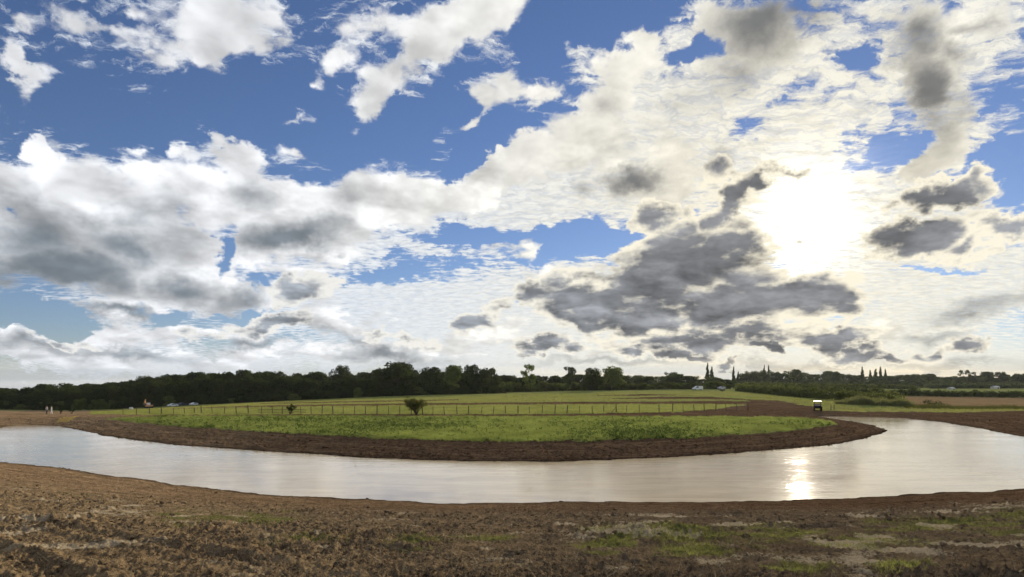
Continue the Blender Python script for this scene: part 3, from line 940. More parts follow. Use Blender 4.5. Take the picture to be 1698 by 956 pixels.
def broad_tree(seed, mat, leaves=4200, base=0.05, kind='round', leaf=0.030):
    """unit tree: height 1, crown about 1 across"""
    r = np.random.default_rng(seed)
    lobes = []
    if kind == 'round':
        for i in range(32):
            t = r.random()
            z = base + 0.06 + t * (0.90 - base)
            wr = 0.42 * math.sqrt(max(0.06, 1 - ((z - 0.48) / 0.54) ** 2))
            a = r.random() * 6.283
            q = wr * math.sqrt(r.random()) * 0.92
            s = 0.085 + 0.085 * r.random()
            z = min(z, 0.97 - s)
            lobes.append((q * math.cos(a), q * math.sin(a), z, s * 1.15, s))
    elif kind == 'dome':
        for i in range(34):
            z = base + 0.06 + r.random() * (0.84 - base)
            wr = 0.44 * math.sqrt(max(0.05, 1 - (max(z - 0.35, 0) / 0.66) ** 2))
            a = r.random() * 6.283
            q = wr * r.random() ** 0.4 * 0.9
            s = 0.08 + 0.07 * r.random()
            z = min(z, 0.98 - s)
            lobes.append((q * math.cos(a), q * math.sin(a), z, s * 1.1, s))
    elif kind == 'sparse':
        for i in range(17):
            z = 0.40 + r.random() * 0.52
            wr = 0.40 * math.sqrt(max(0.05, 1 - ((z - 0.68) / 0.36) ** 2))
            a = r.random() * 6.283
            q = wr * r.random() ** 0.35
            s = 0.055 + 0.05 * r.random()
            z = min(z, 0.98 - s)
            lobes.append((q * math.cos(a), q * math.sin(a), z, s * 1.5, s * .8))
        for i in range(5):
            a = r.random() * 6.283
            lobes.append((0.2 * math.cos(a) * r.random(), 0.2 * math.sin(a) * r.random(), .12 + .25 * r.random(), .10, .08))
    elif kind == 'poplar':
        for i in range(26):
            z = 0.07 + 0.9 * i / 26
            wr = 0.20 * math.sin(min(1, (z + 0.10) / 0.45) * 1.57) * (1 - 0.80 * max(0, z - .4) / .6)
            a = r.random() * 6.283
            s = 0.20 * (1 - 0.72 * max(0, z - .3) / .7)
            lobes.append((wr * math.cos(a), wr * math.sin(a), min(z, .95), s, 0.062))
    elif kind == 'shrub':
        for i in range(20):
            z = 0.10 + r.random() * 0.74
            wr = 0.42 * math.sqrt(max(0.05, 1 - (z / 1.02) ** 2))
            a = r.random() * 6.283
            q = wr * math.sqrt(r.random())
            s = 0.10 + 0.09 * r.random()
            z = min(z, 0.97 - s)
            lobes.append((q * math.cos(a), q * math.sin(a), max(z, s * .8), s * 1.1, s))
    cv, cf = lobes_to_leaves(lobes, leaves, leaf, r, 0.5)
    cv[:, 2] = np.maximum(cv[:, 2], 0.015)
    crown = mesh_np('crown', cv, cf, mat)
    tr = 0.022 if kind in ('round', 'dome', 'shrub') else 0.014
    parts = []
    lean = r.normal(0, 0.015, 2)
    top = 0.62 if kind != 'poplar' else 0.9
    pts = [(lean[0] * t * 2, lean[1] * t * 2, -0.03 + (top + .03) * t) for t in np.linspace(0, 1, 6)]
    parts.append(tube(pts, [tr * 1.5, tr * 1.15, tr, tr * .8, tr * .6, tr * .25]))
    for L in lobes[::2]:
        z0 = min(max(0.12, L[2] * 0.55), top * .95)
        t = z0 / top
        s = np.array([lean[0] * t * 2, lean[1] * t * 2, z0])
        e = np.array(L[:3])
        mid = (s + e) / 2 + np.array([0, 0, -0.02])
        parts.append(tube([s, mid, e], [tr * .5, tr * .32, tr * .1], 5))
    tv, tf = join(parts)
    trunk = mesh_np('trunk', tv, tf, M_BARK, True)
    return crown, trunk


POOL = {}


def pool(kind, mat, n=5, leaves=4200, leaf=0.030, base=0.05):
    key = (kind, mat.name)
    if key not in POOL:
        POOL[key] = [broad_tree(100 * len(POOL) + i, mat, leaves, base, kind, leaf) for i in range(n)]
    return POOL[key]


def plant_tree(name, kind, mat, px, top, wpx, dep, label, cat='tree', group=None, base_py=None, n=5, leaves=4200, leaf=0.030, seed=None):
    p = at(px, dep)
    h = max(0.8, ZC + (HOR - top) / F * dep - p.z)
    wd = wpx / F * dep * (1.18 if kind in ('round', 'dome') else 1.0)
    k = (int(px * 7.3 + dep * 3.1) if seed is None else seed)
    crown, trunk = pool(kind, mat, n, leaves, leaf)[k % n]
    root = bpy.data.objects.new(name, None)
    COL.objects.link(root)
    root.empty_display_size = 0.5
    root.location = p
    root.rotation_euler = (0, 0, (k * 1.37) % 6.283)
    root.scale = (wd, wd, h)
    link('trunk', trunk, root)
    link('crown', crown, root)
    tag(root, label, cat, group)
    return root


SKYX = [-200, 0, 30, 60, 100, 130, 160, 190, 230, 260, 300, 335, 370, 400, 440, 470, 500, 540, 590, 620, 640, 690, 730, 780, 830]
SKYY = [640, 637, 641, 637, 634, 633, 635, 629, 625, 620, 621, 613, 617, 613, 615, 613, 616, 617, 617, 614, 610, 612, 616, 616, 620]
rr = np.random.default_rng(21)
WOODG = 'trees massed in the dark wood behind the meadow'
WOODL = 'dark broadleaf tree massed among others in the wood behind the meadow'
for i, px in enumerate(np.arange(-150, 826, 15.0)):
    px += rr.uniform(-4, 4)
    dep = rr.uniform(285, 330)
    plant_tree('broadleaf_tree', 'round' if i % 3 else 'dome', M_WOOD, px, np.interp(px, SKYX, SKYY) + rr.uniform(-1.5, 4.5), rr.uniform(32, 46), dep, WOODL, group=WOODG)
for i, px in enumerate(np.arange(-140, 800, 17.0)):
    px += rr.uniform(-5, 5)
    dep = rr.uniform(258, 275)
    sk = np.interp(px, SKYX, SKYY)
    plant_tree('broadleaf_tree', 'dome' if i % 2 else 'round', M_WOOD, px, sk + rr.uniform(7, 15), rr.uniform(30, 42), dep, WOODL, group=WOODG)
EDGEG = 'shrubs along the edge of the wood'
for i, px in enumerate(np.arange(-140, 835, 15.0)):
    px += rr.uniform(-5, 5)
    dep = rr.uniform(247, 255)
    b = HOR + (ZC - at(px, dep).z) / dep * F
    lite = (px < 210 and i % 2 == 0) or i % 7 == 0
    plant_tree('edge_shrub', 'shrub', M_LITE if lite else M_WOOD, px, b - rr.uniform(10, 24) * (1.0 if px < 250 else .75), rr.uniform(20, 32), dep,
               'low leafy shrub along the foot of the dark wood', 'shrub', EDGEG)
SINGLE = [
    # px, top, width, depth, kind, material, label
    (565, 604, 30, 300, 'round', M_WOOD, 'round dark tree standing up alone above the wood left of the big dome'),
    (527, 615, 30, 300, 'round', M_WOOD, 'small dark tree top left of the lone round one above the wood'),
    (660, 598.5, 66, 250, 'dome', M_WOOD, 'biggest dark dome-shaped tree at the edge of the wood'),
    (632, 609, 34, 252, 'dome', M_WOOD, 'dark tree leaning on the left flank of the big dome tree'),
    (716, 607, 46, 252, 'round', M_WOOD, 'square-topped dark tree right of the big dome tree'),
    (752, 604, 34, 254, 'round', M_LITE, 'rounded dark green tree with lighter leaves right of the square-topped one'),
    (785, 603, 32, 256, 'round', M_WOOD, 'tall dark tree left of a pair before the tree line drops'),
    (812, 609, 36, 254, 'dome', M_WOOD, 'dark round tree at the end of the wood where the tree line drops'),
    (880, 602, 34, 262, 'sparse', M_LITE, 'tall thin-crowned tree with sky showing through, left of the bare-stemmed one'),
    (943, 605, 30, 262, 'sparse', M_WOOD, 'lollipop-shaped tree on a bare stem in the middle of the tree line'),
    (981, 609, 34, 262, 'round', M_WOOD, 'dark tree left of the broad one beyond the lollipop tree'),
    (1013, 606, 46, 264, 'dome', M_LITE, 'broad dark green tree right of the lollipop tree'),
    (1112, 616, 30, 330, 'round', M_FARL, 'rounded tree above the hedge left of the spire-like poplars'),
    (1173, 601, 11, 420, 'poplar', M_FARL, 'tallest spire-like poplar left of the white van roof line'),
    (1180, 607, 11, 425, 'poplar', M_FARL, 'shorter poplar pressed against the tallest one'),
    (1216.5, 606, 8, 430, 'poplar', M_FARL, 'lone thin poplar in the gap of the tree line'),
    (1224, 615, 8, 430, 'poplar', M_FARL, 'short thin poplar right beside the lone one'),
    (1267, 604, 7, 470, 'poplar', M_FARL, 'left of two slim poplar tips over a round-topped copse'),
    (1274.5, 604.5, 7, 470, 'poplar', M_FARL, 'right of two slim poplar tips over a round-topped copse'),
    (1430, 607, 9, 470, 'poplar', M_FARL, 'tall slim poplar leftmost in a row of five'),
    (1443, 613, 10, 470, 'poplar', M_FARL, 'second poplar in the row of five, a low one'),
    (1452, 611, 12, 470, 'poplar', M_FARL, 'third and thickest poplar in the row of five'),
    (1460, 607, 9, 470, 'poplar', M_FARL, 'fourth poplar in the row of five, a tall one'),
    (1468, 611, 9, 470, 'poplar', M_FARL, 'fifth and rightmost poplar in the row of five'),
    (1600, 612, 22, 480, 'sparse', M_FARL, 'thin see-through tree left in the far right tree line'),
    (1613, 614, 18, 480, 'sparse', M_FARL, 'thin see-through tree beside the far right copse'),
    (1633, 615, 18, 470, 'round', M_FARL, 'upright tree in the far right line, left of two squarish ones'),
    (1641, 615.5, 16, 470, 'round', M_FARL, 'squarish tree second in the far right line'),
    (1660, 615.5, 24, 470, 'dome', M_FARL, 'flat-topped broad tree in the far right tree line'),
    (1692, 618, 30, 470, 'dome', M_FARL, 'broad light-topped tree at the right edge of the picture'),
    (1363, 640, 12, 250, 'shrub', M_HEDG, 'round dark bush standing proud of the middle hedge'),
    (1456, 637, 16, 262, 'dome', M_HEDG, 'round bushy tree standing in the hedge below the poplars'),
    (1512, 640, 14, 240, 'shrub', M_HEDG, 'round bush at the left end of the long dark hedge'),
    (1618, 645, 10, 245, 'shrub', M_HEDG, 'dark bush standing on the long hedge before the bright green field'),
    (1684, 647, 16, 240, 'shrub', M_HEDG, 'dark rounded bush on the long hedge near the right edge'),
]
for (px, top, w, dep, kind, mat, lab) in SINGLE:
    plant_tree({'poplar': 'poplar_tree', 'shrub': 'hedge_bush'}.get(kind, 'broadleaf_tree'), kind, mat, px, top, w, dep, lab, 'bush' if kind == 'shrub' else 'tree',
               leaves=2600 if kind in ('poplar',) else (1500 if kind == 'sparse' else 4200), leaf=0.030 if kind != 'poplar' else 0.05)
# the line between the end of the wood and the poplars
MIDG = 'trees in the middle tree line behind the hill field'
MX = [825, 850, 905, 925, 965, 1040, 1070, 1100, 1130, 1150, 1190, 1212]
MY = [621, 624, 622, 621, 622, 622, 625, 621, 620, 627, 626, 632]
for i, px in enumerate(np.arange(832, 1212, 15.5)):
    px += rr.uniform(-3, 3)
    plant_tree('broadleaf_tree', 'dome' if i % 2 else 'round', M_FARL if px > 1040 else M_WOOD, px, np.interp(px, MX, MY) + rr.uniform(-3, 2), rr.uniform(30, 44), rr.uniform(285, 330),
               'dark tree in the low line between the wood and the poplars', group=MIDG)
for i, px in enumerate(np.arange(838, 1215, 16.0)):
    px += rr.uniform(-4, 4)
    dep = rr.uniform(266, 274)
    plant_tree('edge_shrub', 'shrub', M_HEDG if i % 3 else M_LITE, px, rr.uniform(631, 637), rr.uniform(20, 30), dep, 'leafy shrub at the top of the hill field', 'shrub', 'shrubs along the top of the hill field')
# far right tree line
FX = [1190, 1210, 1222, 1240, 1258, 1270, 1295, 1320, 1340, 1355, 1372, 1390, 1405, 1425, 1480, 1510, 1545, 1570, 1590, 1620, 1650, 1680, 1760]
FY = [628, 633, 626, 613, 617, 611, 618, 610, 617, 620, 613, 616, 620, 622, 622, 619, 619, 623, 622, 622, 624, 622, 620]
for i, px in enumerate(np.arange(1222, 1770, 12.5)):
    px += rr.uniform(-2, 2)
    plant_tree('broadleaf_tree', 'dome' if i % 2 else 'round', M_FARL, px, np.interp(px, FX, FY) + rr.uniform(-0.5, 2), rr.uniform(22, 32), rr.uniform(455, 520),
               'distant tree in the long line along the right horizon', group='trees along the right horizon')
for i, px in enumerate(np.arange(1215, 1770, 17.0)):
    px += rr.uniform(-3, 3)
    plant_tree('distant_shrub', 'shrub', M_FARL, px, rr.uniform(629, 633), rr.uniform(20, 30), rr.uniform(420, 440), 'distant low shrub under the right tree line', 'shrub', 'shrubs under the right tree line')


# ------------------------------------------------------------------ hedges
def hedge(pts, hpx, width, label, mat=M_HEDG, dens=60, leaf=0.20, seed=1, name='hedge', kind=None):
    """pts: photo x, depth; hpx: height in metres along it"""
    r = np.random.default_rng(seed)
    P = [at(px, dep) for px, dep in pts]
    lob = []
    for i in range(len(P) - 1):
        L = (P[i + 1] - P[i]).length
        n = max(2, int(L / 0.75))
        for k in range(n):
            t = (k + r.random() * .6) / n
            q = P[i].lerp(P[i + 1], t)
            h = (hpx[i] * (1 - t) + hpx[i + 1] * t) * (0.82 + 0.28 * r.random())
            z0 = land1(q.x, q.y)
            for zf in (0.22, 0.52, 0.80):
                s = width * (0.42 + 0.25 * r.random()) * (1.05 if zf < .7 else .75)
                lob.append((q.x + r.normal(0, width * .18), q.y + r.normal(0, width * .18), z0 + h * zf, s, h * 0.24))
    v, f = lobes_to_leaves(lob, int(len(lob) * dens), leaf, r, 0.35)
    c = np.mean(v, axis=0)
    c[2] = np.min(v[:, 2])
    me = mesh_np(name, v - c, f, mat)
    o = link(name, me, loc=tuple(c))
    tag(o, label, 'hedge', kind=kind)
    return o


hedge([(1226, 240), (1270, 205), (1330, 172), (1400, 153), (1450, 145), (1494, 140)], [2.6, 2.9, 2.9, 2.7, 2.6, 2.5], 2.6, 'thick green hedge running from the hill field down to the brown stubble', seed=3)
hedge([(1222, 262), (1300, 262), (1370, 252), (1440, 244), (1500, 240)], [2.6, 2.4, 2.3, 2.2, 2.2], 2.6, 'dark hedge behind the thick green one, below the poplars', seed=4, leaf=.26, dens=40)
hedge([(1488, 236), (1560, 234), (1640, 231), (1720, 228), (1800, 226)], [2.6, 2.5, 2.4, 2.5, 2.5], 2.6, 'long dark trimmed hedge between stubble and bright green field', M_WOOD, seed=5, leaf=.26, dens=45)
hedge([(1230, 300), (1330, 310), (1430, 320), (1520, 330)], [2.4, 2.4, 2.4, 2.2], 2.6, 'faint far hedge under the copse on the right horizon', M_HEDG, seed=6, leaf=.34, dens=26)
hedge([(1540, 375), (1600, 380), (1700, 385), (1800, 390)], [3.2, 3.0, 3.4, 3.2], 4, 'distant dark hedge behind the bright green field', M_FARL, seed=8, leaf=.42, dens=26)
hedge([(1535, 131), (1552, 129), (1568, 127)], [1.3, 1.6, 1.2], 1.5, 'short dark bramble clump at the near edge of the stubble', M_WOOD, seed=7, leaf=.12, dens=40)


# ------------------------------------------------------------------ grasses
def blades(pos, h, r, mat, name, w=0.02, lean=0.45, per=3):
    """upright pointed blades as single triangles"""
    n = len(pos)
    p = np.repeat(pos, per, axis=0)
    hh = np.repeat(np.asarray(h), per) * (0.6 + 0.7 * r.random(n * per))
    p = p + np.concatenate([r.normal(0, 1, (n * per, 2)) * (hh * 0.25)[:, None], np.zeros((n * per, 1))], 1)
    a = r.random(n * per) * 6.283
    d = np.stack([np.cos(a), np.sin(a), np.zeros_like(a)], -1)
    ww = np.maximum(w, 0.05 * hh)[:, None]
    l = r.normal(0, lean, (n * per, 2)) * hh[:, None]
    tip = p + np.concatenate([l, hh[:, None]], 1)
    low = np.array([0, 0, 0.03])
    v = np.stack([p - d * ww - low, p + d * ww - low, tip], 1).reshape(-1, 3)
    return mesh_np(name, v, np.arange(len(v)).reshape(-1, 3), mat)


def pick(mask, n, r, weight=None):
    idx = np.flatnonzero(mask.ravel())
    if weight is not None:
        w = weight.ravel()[idx]
        k = r.choice(idx, n, p=w / w.sum())
    else:
        k = r.choice(idx, n)
    p = ALLV[k].copy()
    sp = np.hypot(p[:, 0], p[:, 1])[:, None] * 0.006
    x = p[:, :2] + r.uniform(-0.5, 0.5, (n, 2)) * sp
    p[:, :2] = x
    return p, k


r5 = np.random.default_rng(5)
p, k = pick(zone == 1, 60000, r5)
o = link('meadow_grass', blades(p, 0.13 + 0.14 * r5.random(len(p)), r5, M_TUFT, 'meadow_grass', 0.02))
tag(o, 'short green grass covering the meadow inside the pond bend', 'grass', kind='stuff')
p, k = pick((zone == 2), 30000, r5)
o = link('pasture_grass', blades(p, 0.18 + 0.2 * r5.random(len(p)), r5, M_STRAW, 'pasture_grass', 0.02))
tag(o, 'yellowish grass standing behind the wire fence', 'grass', kind='stuff')
p, k = pick((zone == 3) & (GY < 240), 40000, r5)
o = link('field_grass', blades(p, 0.12 + 0.2 * r5.random(len(p)), r5, M_STRAW, 'field_grass', 0.03))
tag(o, 'grass of the field rising to the wood', 'grass', kind='stuff')
# leafy weeds in drifts over the meadow
wt = np.clip(fbm(GX * 0.12, GY * 0.10, 3, 131) + 0.05, 0.02, 1) + 1.3 * np.exp(-((GPX - 1075) / 90) ** 2 - ((GPY - 719) / 8) ** 2) + .9 * np.exp(-((GPX - 660) / 110) ** 2 - ((GPY - 706) / 9) ** 2)
p, k = pick(zone == 1, 3200, r5, wt)
c = np.repeat(p, 14, axis=0)
s = np.repeat(0.05 + 0.16 * r5.random(len(p)) ** 2, 14)
c = c + np.concatenate([r5.normal(0, 1, (len(c), 2)) * s[:, None] * 1.1, np.abs(r5.normal(0, 1, (len(c), 1))) * s[:, None] * 1.1], 1)
v, f = leaf_quads(c, 0.045 + 0.05 * r5.random(len(c)), r5)
o = link('meadow_weeds', mesh_np('meadow_weeds', v, f, M_WEED))
tag(o, 'dark green leafy weeds scattered in drifts over the meadow', 'weeds', kind='stuff')
# rough grass and reeds on the right
P = []
for i in range(5200):
    px = r5.uniform(1385, 1512)
    dep = np.interp(px, [1385, 1512], [140, 131]) + r5.uniform(-4, 2)
    x = (px - CX) / F * dep
    P.append((x, dep))
P = np.array(P)
z, _, _ = land(P[:, 0], P[:, 1])
hh = 1.25 * (0.55 + 0.75 * np.random.default_rng(9).random(len(P))) * np.clip(0.9 + 0.8 * fbm(P[:, 0] * .5, P[:, 1] * .5, 2, 5), .3, 1.5) * np.clip(np.interp(P[:, 0] / P[:, 1] * F + CX, [1385, 1420, 1470, 1512], [.5, 1.0, 1.1, .6]), .2, 2)
o = link('reed_bed', blades(np.column_stack([P, z]), hh, r5, M_REED, 'reed_bed', 0.035, 0.16, 4))
tag(o, 'tall pale green reeds in front of the thick green hedge', 'reeds', kind='stuff')
P = np.column_stack([r5.uniform(1500, 1790, 5200), np.zeros(5200)])
P[:, 1] = np.interp(P[:, 0], [1500, 1600, 1790], [127, 121, 112]) + r5.normal(0, 2.0, 5200)
P[:, 0] = (P[:, 0] - CX) / F * P[:, 1]
z, _, _ = land(P[:, 0], P[:, 1])
o = link('verge_grass', blades(np.column_stack([P, z]), 0.35 + .5 * r5.random(len(P)) * np.clip(fbm(P[:, 0] * .4, P[:, 1] * .4, 2, 3) + .6, .2, 1.3), r5, M_BUSH, 'verge_grass', 0.03, .3, 3))
tag(o, 'brown seeding grass along the near edge of the stubble', 'grass', kind='stuff')

# ------------------------------------------------------------------ foreground: clods, sprouts, dead stalks
ICO_V = []
t = (1 + 5 ** .5) / 2
for a, b in ((-1, t), (1, t), (-1, -t), (1, -t)):
    ICO_V.append((a, b, 0))
for a, b in ((-1, t), (1, t), (-1, -t), (1, -t)):
    ICO_V.append((0, a, b))
for a, b in ((t, -1), (t, 1), (-t, -1), (-t, 1)):
    ICO_V.append((a, 0, b))
ICO_V = np.array(ICO_V) / math.hypot(1, t)
ICO_F = np.array([(0, 11, 5), (0, 5, 1), (0, 1, 7), (0, 7, 10), (0, 10, 11), (1, 5, 9), (5, 11, 4), (11, 10, 2), (10, 7, 6), (7, 1, 8), (3, 9, 4), (3, 4, 2), (3, 2, 6), (3, 6, 8), (3, 8, 9), (4, 9, 5), (2, 4, 11), (6, 2, 10), (8, 6, 7), (9, 8, 1)])
r6 = np.random.default_rng(6)
wt = (rough * np.clip(patch, .1, 1.2) * np.clip(1.1 - silt * 1.2, .05, 1) * np.clip(1 - moss, .2, 1)) + np.where(GN & (GD > .4), 0.02, 0)
p, k = pick(GN & (GD > 0.3) & (GX > -30) & (GX < 30), 20000, r6, wt)
n = len(p)
s = 0.007 + 0.016 * r6.random(n) ** 2.0 + 0.018 * (r6.random(n) > 0.97)
s = s * np.clip(np.hypot(p[:, 0], p[:, 1]) / 9.0, 0.8, 1.7)
sc = s[:, None] * r6.uniform(0.6, 1.4, (n, 3)) * np.array([1.2, 1.2, 0.8])
v = ICO_V[None] * sc[:, None] * r6.uniform(0.8, 1.2, (n, 12, 1))
a = r6.random(n) * 6.283
ca, sa = np.cos(a)[:, None], np.sin(a)[:, None]
v = np.stack([v[..., 0] * ca - v[..., 1] * sa, v[..., 0] * sa + v[..., 1] * ca, v[..., 2]], -1)
v = v + p[:, None] + np.array([0, 0, 0.2])[None, None] * s[:, None, None]
f = (ICO_F[None] + 12 * np.arange(n)[:, None, None]).reshape(-1, 3)
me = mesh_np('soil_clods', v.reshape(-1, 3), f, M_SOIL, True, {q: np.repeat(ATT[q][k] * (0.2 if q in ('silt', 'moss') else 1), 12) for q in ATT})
tag(link('soil_clods', me), 'loose brown clods strewn over the churned near bank', 'clods', kind='stuff')
p, k = pick(GN & (moss > 0.08), 13000, r6, np.clip(moss - .05, 0, .5))
o = link('sprouting_grass', blades(p, 0.014 + 0.034 * r6.random(len(p)), r6, leaf_mat('sprouts', (0.13, 0.14, 0.045), (0.24, 0.25, 0.075), (.15, .17, .04), .35, 2.0), 'sprouting_grass', 0.003, .6, 4))
tag(o, 'thin green grass sprouting in patches on the near bank', 'grass', kind='stuff')
p, k = pick(GN & (rough > 0.4), 9000, r6)
o = link('dead_stalks', blades(p, 0.03 + 0.05 * r6.random(len(p)), r6, plain_mat('straw', (0.36, 0.28, 0.15), .8), 'dead_stalks', 0.004, 1.6, 1))
tag(o, 'dead straw stalks littering the churned near bank', 'straw', kind='stuff')

# larger lumps lying along the far banks of the pond
p, k = pick((~GN) & (GD > 0.15) & (zone == 0) & (GY < 118), 5200, r6, np.exp(-np.clip(GD, 0, 30) / 5.0))
n = len(p)
s = 0.035 + 0.075 * r6.random(n) ** 2.5
sc = s[:, None] * r6.uniform(0.6, 1.5, (n, 3)) * np.array([1.3, 1.1, 0.75])
v = ICO_V[None] * sc[:, None] * r6.uniform(0.75, 1.25, (n, 12, 1)) + p[:, None]
f = (ICO_F[None] + 12 * np.arange(n)[:, None, None]).reshape(-1, 3)
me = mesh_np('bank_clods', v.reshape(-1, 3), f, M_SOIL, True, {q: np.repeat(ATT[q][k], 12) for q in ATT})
tag(link('bank_clods', me), 'lumps of soil along the far banks of the pond', 'clods', kind='stuff')
# ------------------------------------------------------------------ mesh kit for made things
class MB:
    def __init__(self):
        self.bm = bmesh.new()

    def box(self, c, s, bev=0.0, rot=None, taper=None):
        ret = bmesh.ops.create_cube(self.bm, size=1.0)
        vs = ret['verts']
        for v in vs:
            top = v.co.z > 0
            v.co = Vector((v.co.x * s[0], v.co.y * s[1], v.co.z * s[2]))
            if taper and top:
                v.co.x *= taper[0]
                v.co.y *= taper[1]
        if rot is not None:
            m = Matrix.Rotation(rot[1], 3, rot[0])
            for v in vs:
                v.co = m @ v.co
        for v in vs:
            v.co += Vector(c)
        if bev:
            es = {e for v in vs for e in v.link_edges}
            bmesh.ops.bevel(self.bm, geom=list(es), offset=bev, segments=2, affect='EDGES', profile=0.6)
        return self

    def cyl(self, a, b, r0, r1=None, seg=12):
        a, b = Vector(a), Vector(b)
        d = b - a
        m = Matrix.Translation((a + b) / 2) @ d.to_track_quat('Z', 'Y').to_matrix().to_4x4()
        bmesh.ops.create_cone(self.bm, cap_ends=True, segments=seg, radius1=r0, radius2=r0 if r1 is None else r1, depth=d.length, matrix=m)
        return self

    def prism(self, prof, x0, x1, bev=0.0):
        """side outline in y,z swept across x"""
        l = [self.bm.verts.new((x0, y, z)) for y, z in prof]
        r = [self.bm.verts.new((x1, y, z)) for y, z in prof]
        fs = [self.bm.faces.new(l[::-1]), self.bm.faces.new(r)]
        n = len(prof)
        for i in range(n):
            fs.append(self.bm.faces.new((l[i], l[(i + 1) % n], r[(i + 1) % n], r[i])))
        if bev:
            es = {e for f in fs for e in f.edges}
            bmesh.ops.bevel(self.bm, geom=list(es), offset=bev, segments=2, affect='EDGES', profile=0.6)
        return self

    def mesh(self, name, mat, smooth=False):
        bmesh.ops.recalc_face_normals(self.bm, faces=self.bm.faces)
        me = bpy.data.meshes.new(name)
        self.bm.to_mesh(me)
        self.bm.free()
        me.materials.append(mat)
        if smooth:
            for p in me.polygons:
                p.use_smooth = True
        return me

    def put(self, name, mat, parent, smooth=False):
        return link(name, self.mesh(name, mat, smooth), parent)


def empty(name, loc, rz=0.0, scale=1.0):
    o = bpy.data.objects.new(name, None)
    COL.objects.link(o)
    o.location = loc
    o.rotation_euler = (0, 0, rz)
    o.scale = (scale,) * 3
    o.empty_display_size = 0.4
    return o


M_POST = plain_mat('weathered_post', (0.085, 0.062, 0.042), 0.9, var=.4, scale=3)
M_RAIL = plain_mat('weathered_rail', (0.12, 0.085, 0.055), 0.9, var=.4, scale=3)
M_WIRE = plain_mat('wire', (0.25, 0.25, 0.24), 0.5, 0.8)
M_WHITE = plain_mat('white_paint', (0.78, 0.78, 0.76), 0.35, spec=.5, var=.04)
M_SILV = plain_mat('silver_paint', (0.50, 0.51, 0.53), 0.35, 0.3, var=.05)
M_DARKP = plain_mat('dark_paint', (0.06, 0.07, 0.095), 0.3, 0.2, var=.05)
M_BLACK = plain_mat('black_plastic', (0.018, 0.019, 0.021), 0.9, spec=0.05)
M_TYRE = plain_mat('tyre_rubber', (0.022, 0.021, 0.020), 0.9)
M_GLASS = plain_mat('dark_glass', (0.03, 0.035, 0.04), 0.08, spec=.8, var=.05)
M_RIM = plain_mat('rim_steel', (0.35, 0.35, 0.36), 0.4, .7)
M_ORNG = plain_mat('orange_paint', (0.66, 0.34, 0.15), 0.5, var=.15)
M_STEEL = plain_mat('dull_steel', (0.09, 0.085, 0.08), 0.6, .5)
M_SEAT = plain_mat('dusty_pink_seat', (0.33, 0.20, 0.17), 0.8)
M_OLIVE = plain_mat('olive_board', (0.10, 0.10, 0.045), 0.8)
M_LAMP = plain_mat('lamp_glass', (0.65, 0.64, 0.6), 0.15, spec=.8, var=.05)
M_RED = plain_mat('red_lens', (0.40, 0.02, 0.015), 0.2, spec=.6, var=.05)
M_SKIN = plain_mat('skin', (0.52, 0.33, 0.24), 0.6, var=.08)
M_HAIR = plain_mat('dark_hair', (0.04, 0.028, 0.02), 0.7)
M_NAVY = plain_mat('dark_trousers', (0.030, 0.032, 0.042), 0.85)
M_TOPG = plain_mat('grey_jersey', (0.38, 0.38, 0.36), 0.85, var=.1)
M_TOPW = plain_mat('white_shirt', (0.75, 0.74, 0.70), 0.85, var=.06)
M_BAG = plain_mat('white_sacking', (0.66, 0.64, 0.58), 0.85, var=.1)

# ------------------------------------------------------------------ post and wire fence beyond the meadow
FDX = [200, 300, 433, 700, 950, 1100, 1204, 1245]
FDD = [100, 98, 96, 93.5, 97, 102, 107, 112]
POSTS = [204, 226, 248, 268, 288, 306, 322, 334, 352, 372, 392, 412, 433, 452, 468, 484, 499, 516, 534, 552, 569, 588, 606, 625, 644, 663, 682, 701, 718, 737, 758, 777, 798, 818,
         838, 859, 878, 899, 920, 940, 961, 982, 1001, 1022, 1039, 1060, 1093, 1115, 1133, 1151, 1168, 1187, 1204, 1222, 1240]


def fence_at(px):
    return at(px, float(np.interp(px, FDX, FDD)))


f0 = fence_at(700)
fence = empty('post_and_wire_fence', f0)
tag(fence, 'long post and wire fence crossing the grass behind the meadow', 'fence')
rf = np.random.default_rng(33)
post_me = []
for q in range(4):
    b = MB()
    w = 0.055 + 0.012 * q
    b.cyl((0, 0, -0.25), (0.01 * (q - 1.5), 0, 1.22 + 0.05 * q), w, w * 0.86, 8)
    b.cyl((0.01 * (q - 1.5), 0, 1.22 + 0.05 * q), (0.01 * (q - 1.5), 0, 1.27 + 0.05 * q), w * 0.86, w * .35, 8)
    post_me.append(b.mesh('post', M_POST, False))
tops = []
for i, px in enumerate(POSTS):
    p = fence_at(px)
    o = link('post', post_me[i % 4], fence, p - f0, rf.uniform(0, 6))
    o.rotation_euler = (rf.normal(0, .05), rf.normal(0, .06), rf.uniform(0, 6))
    s = (0.80 if px < 330 else 1.0) * rf.uniform(.92, 1.08)
    o.scale = (1, 1, s)
    tops.append(p)
for hgt in (0.45, 0.80, 1.12):
    pts = [p - f0 + Vector((0, -0.07, hgt * (0.8 if p.x < -48 else 1.0))) for p in tops]
    v, f = tube([tuple(q) for q in pts], [0.0035] * len(pts), 4)
    link('wire', mesh_np('wire', v, f, M_WIRE), fence)
b = MB()
p0, p1 = fence_at(1013) - f0, fence_at(1022) - f0
b.cyl((p0.x, p0.y - .1, p0.z), (p1.x, p1.y - .1, p1.z + 1.05), 0.045, seg=8)
b.put('brace', M_POST, fence)
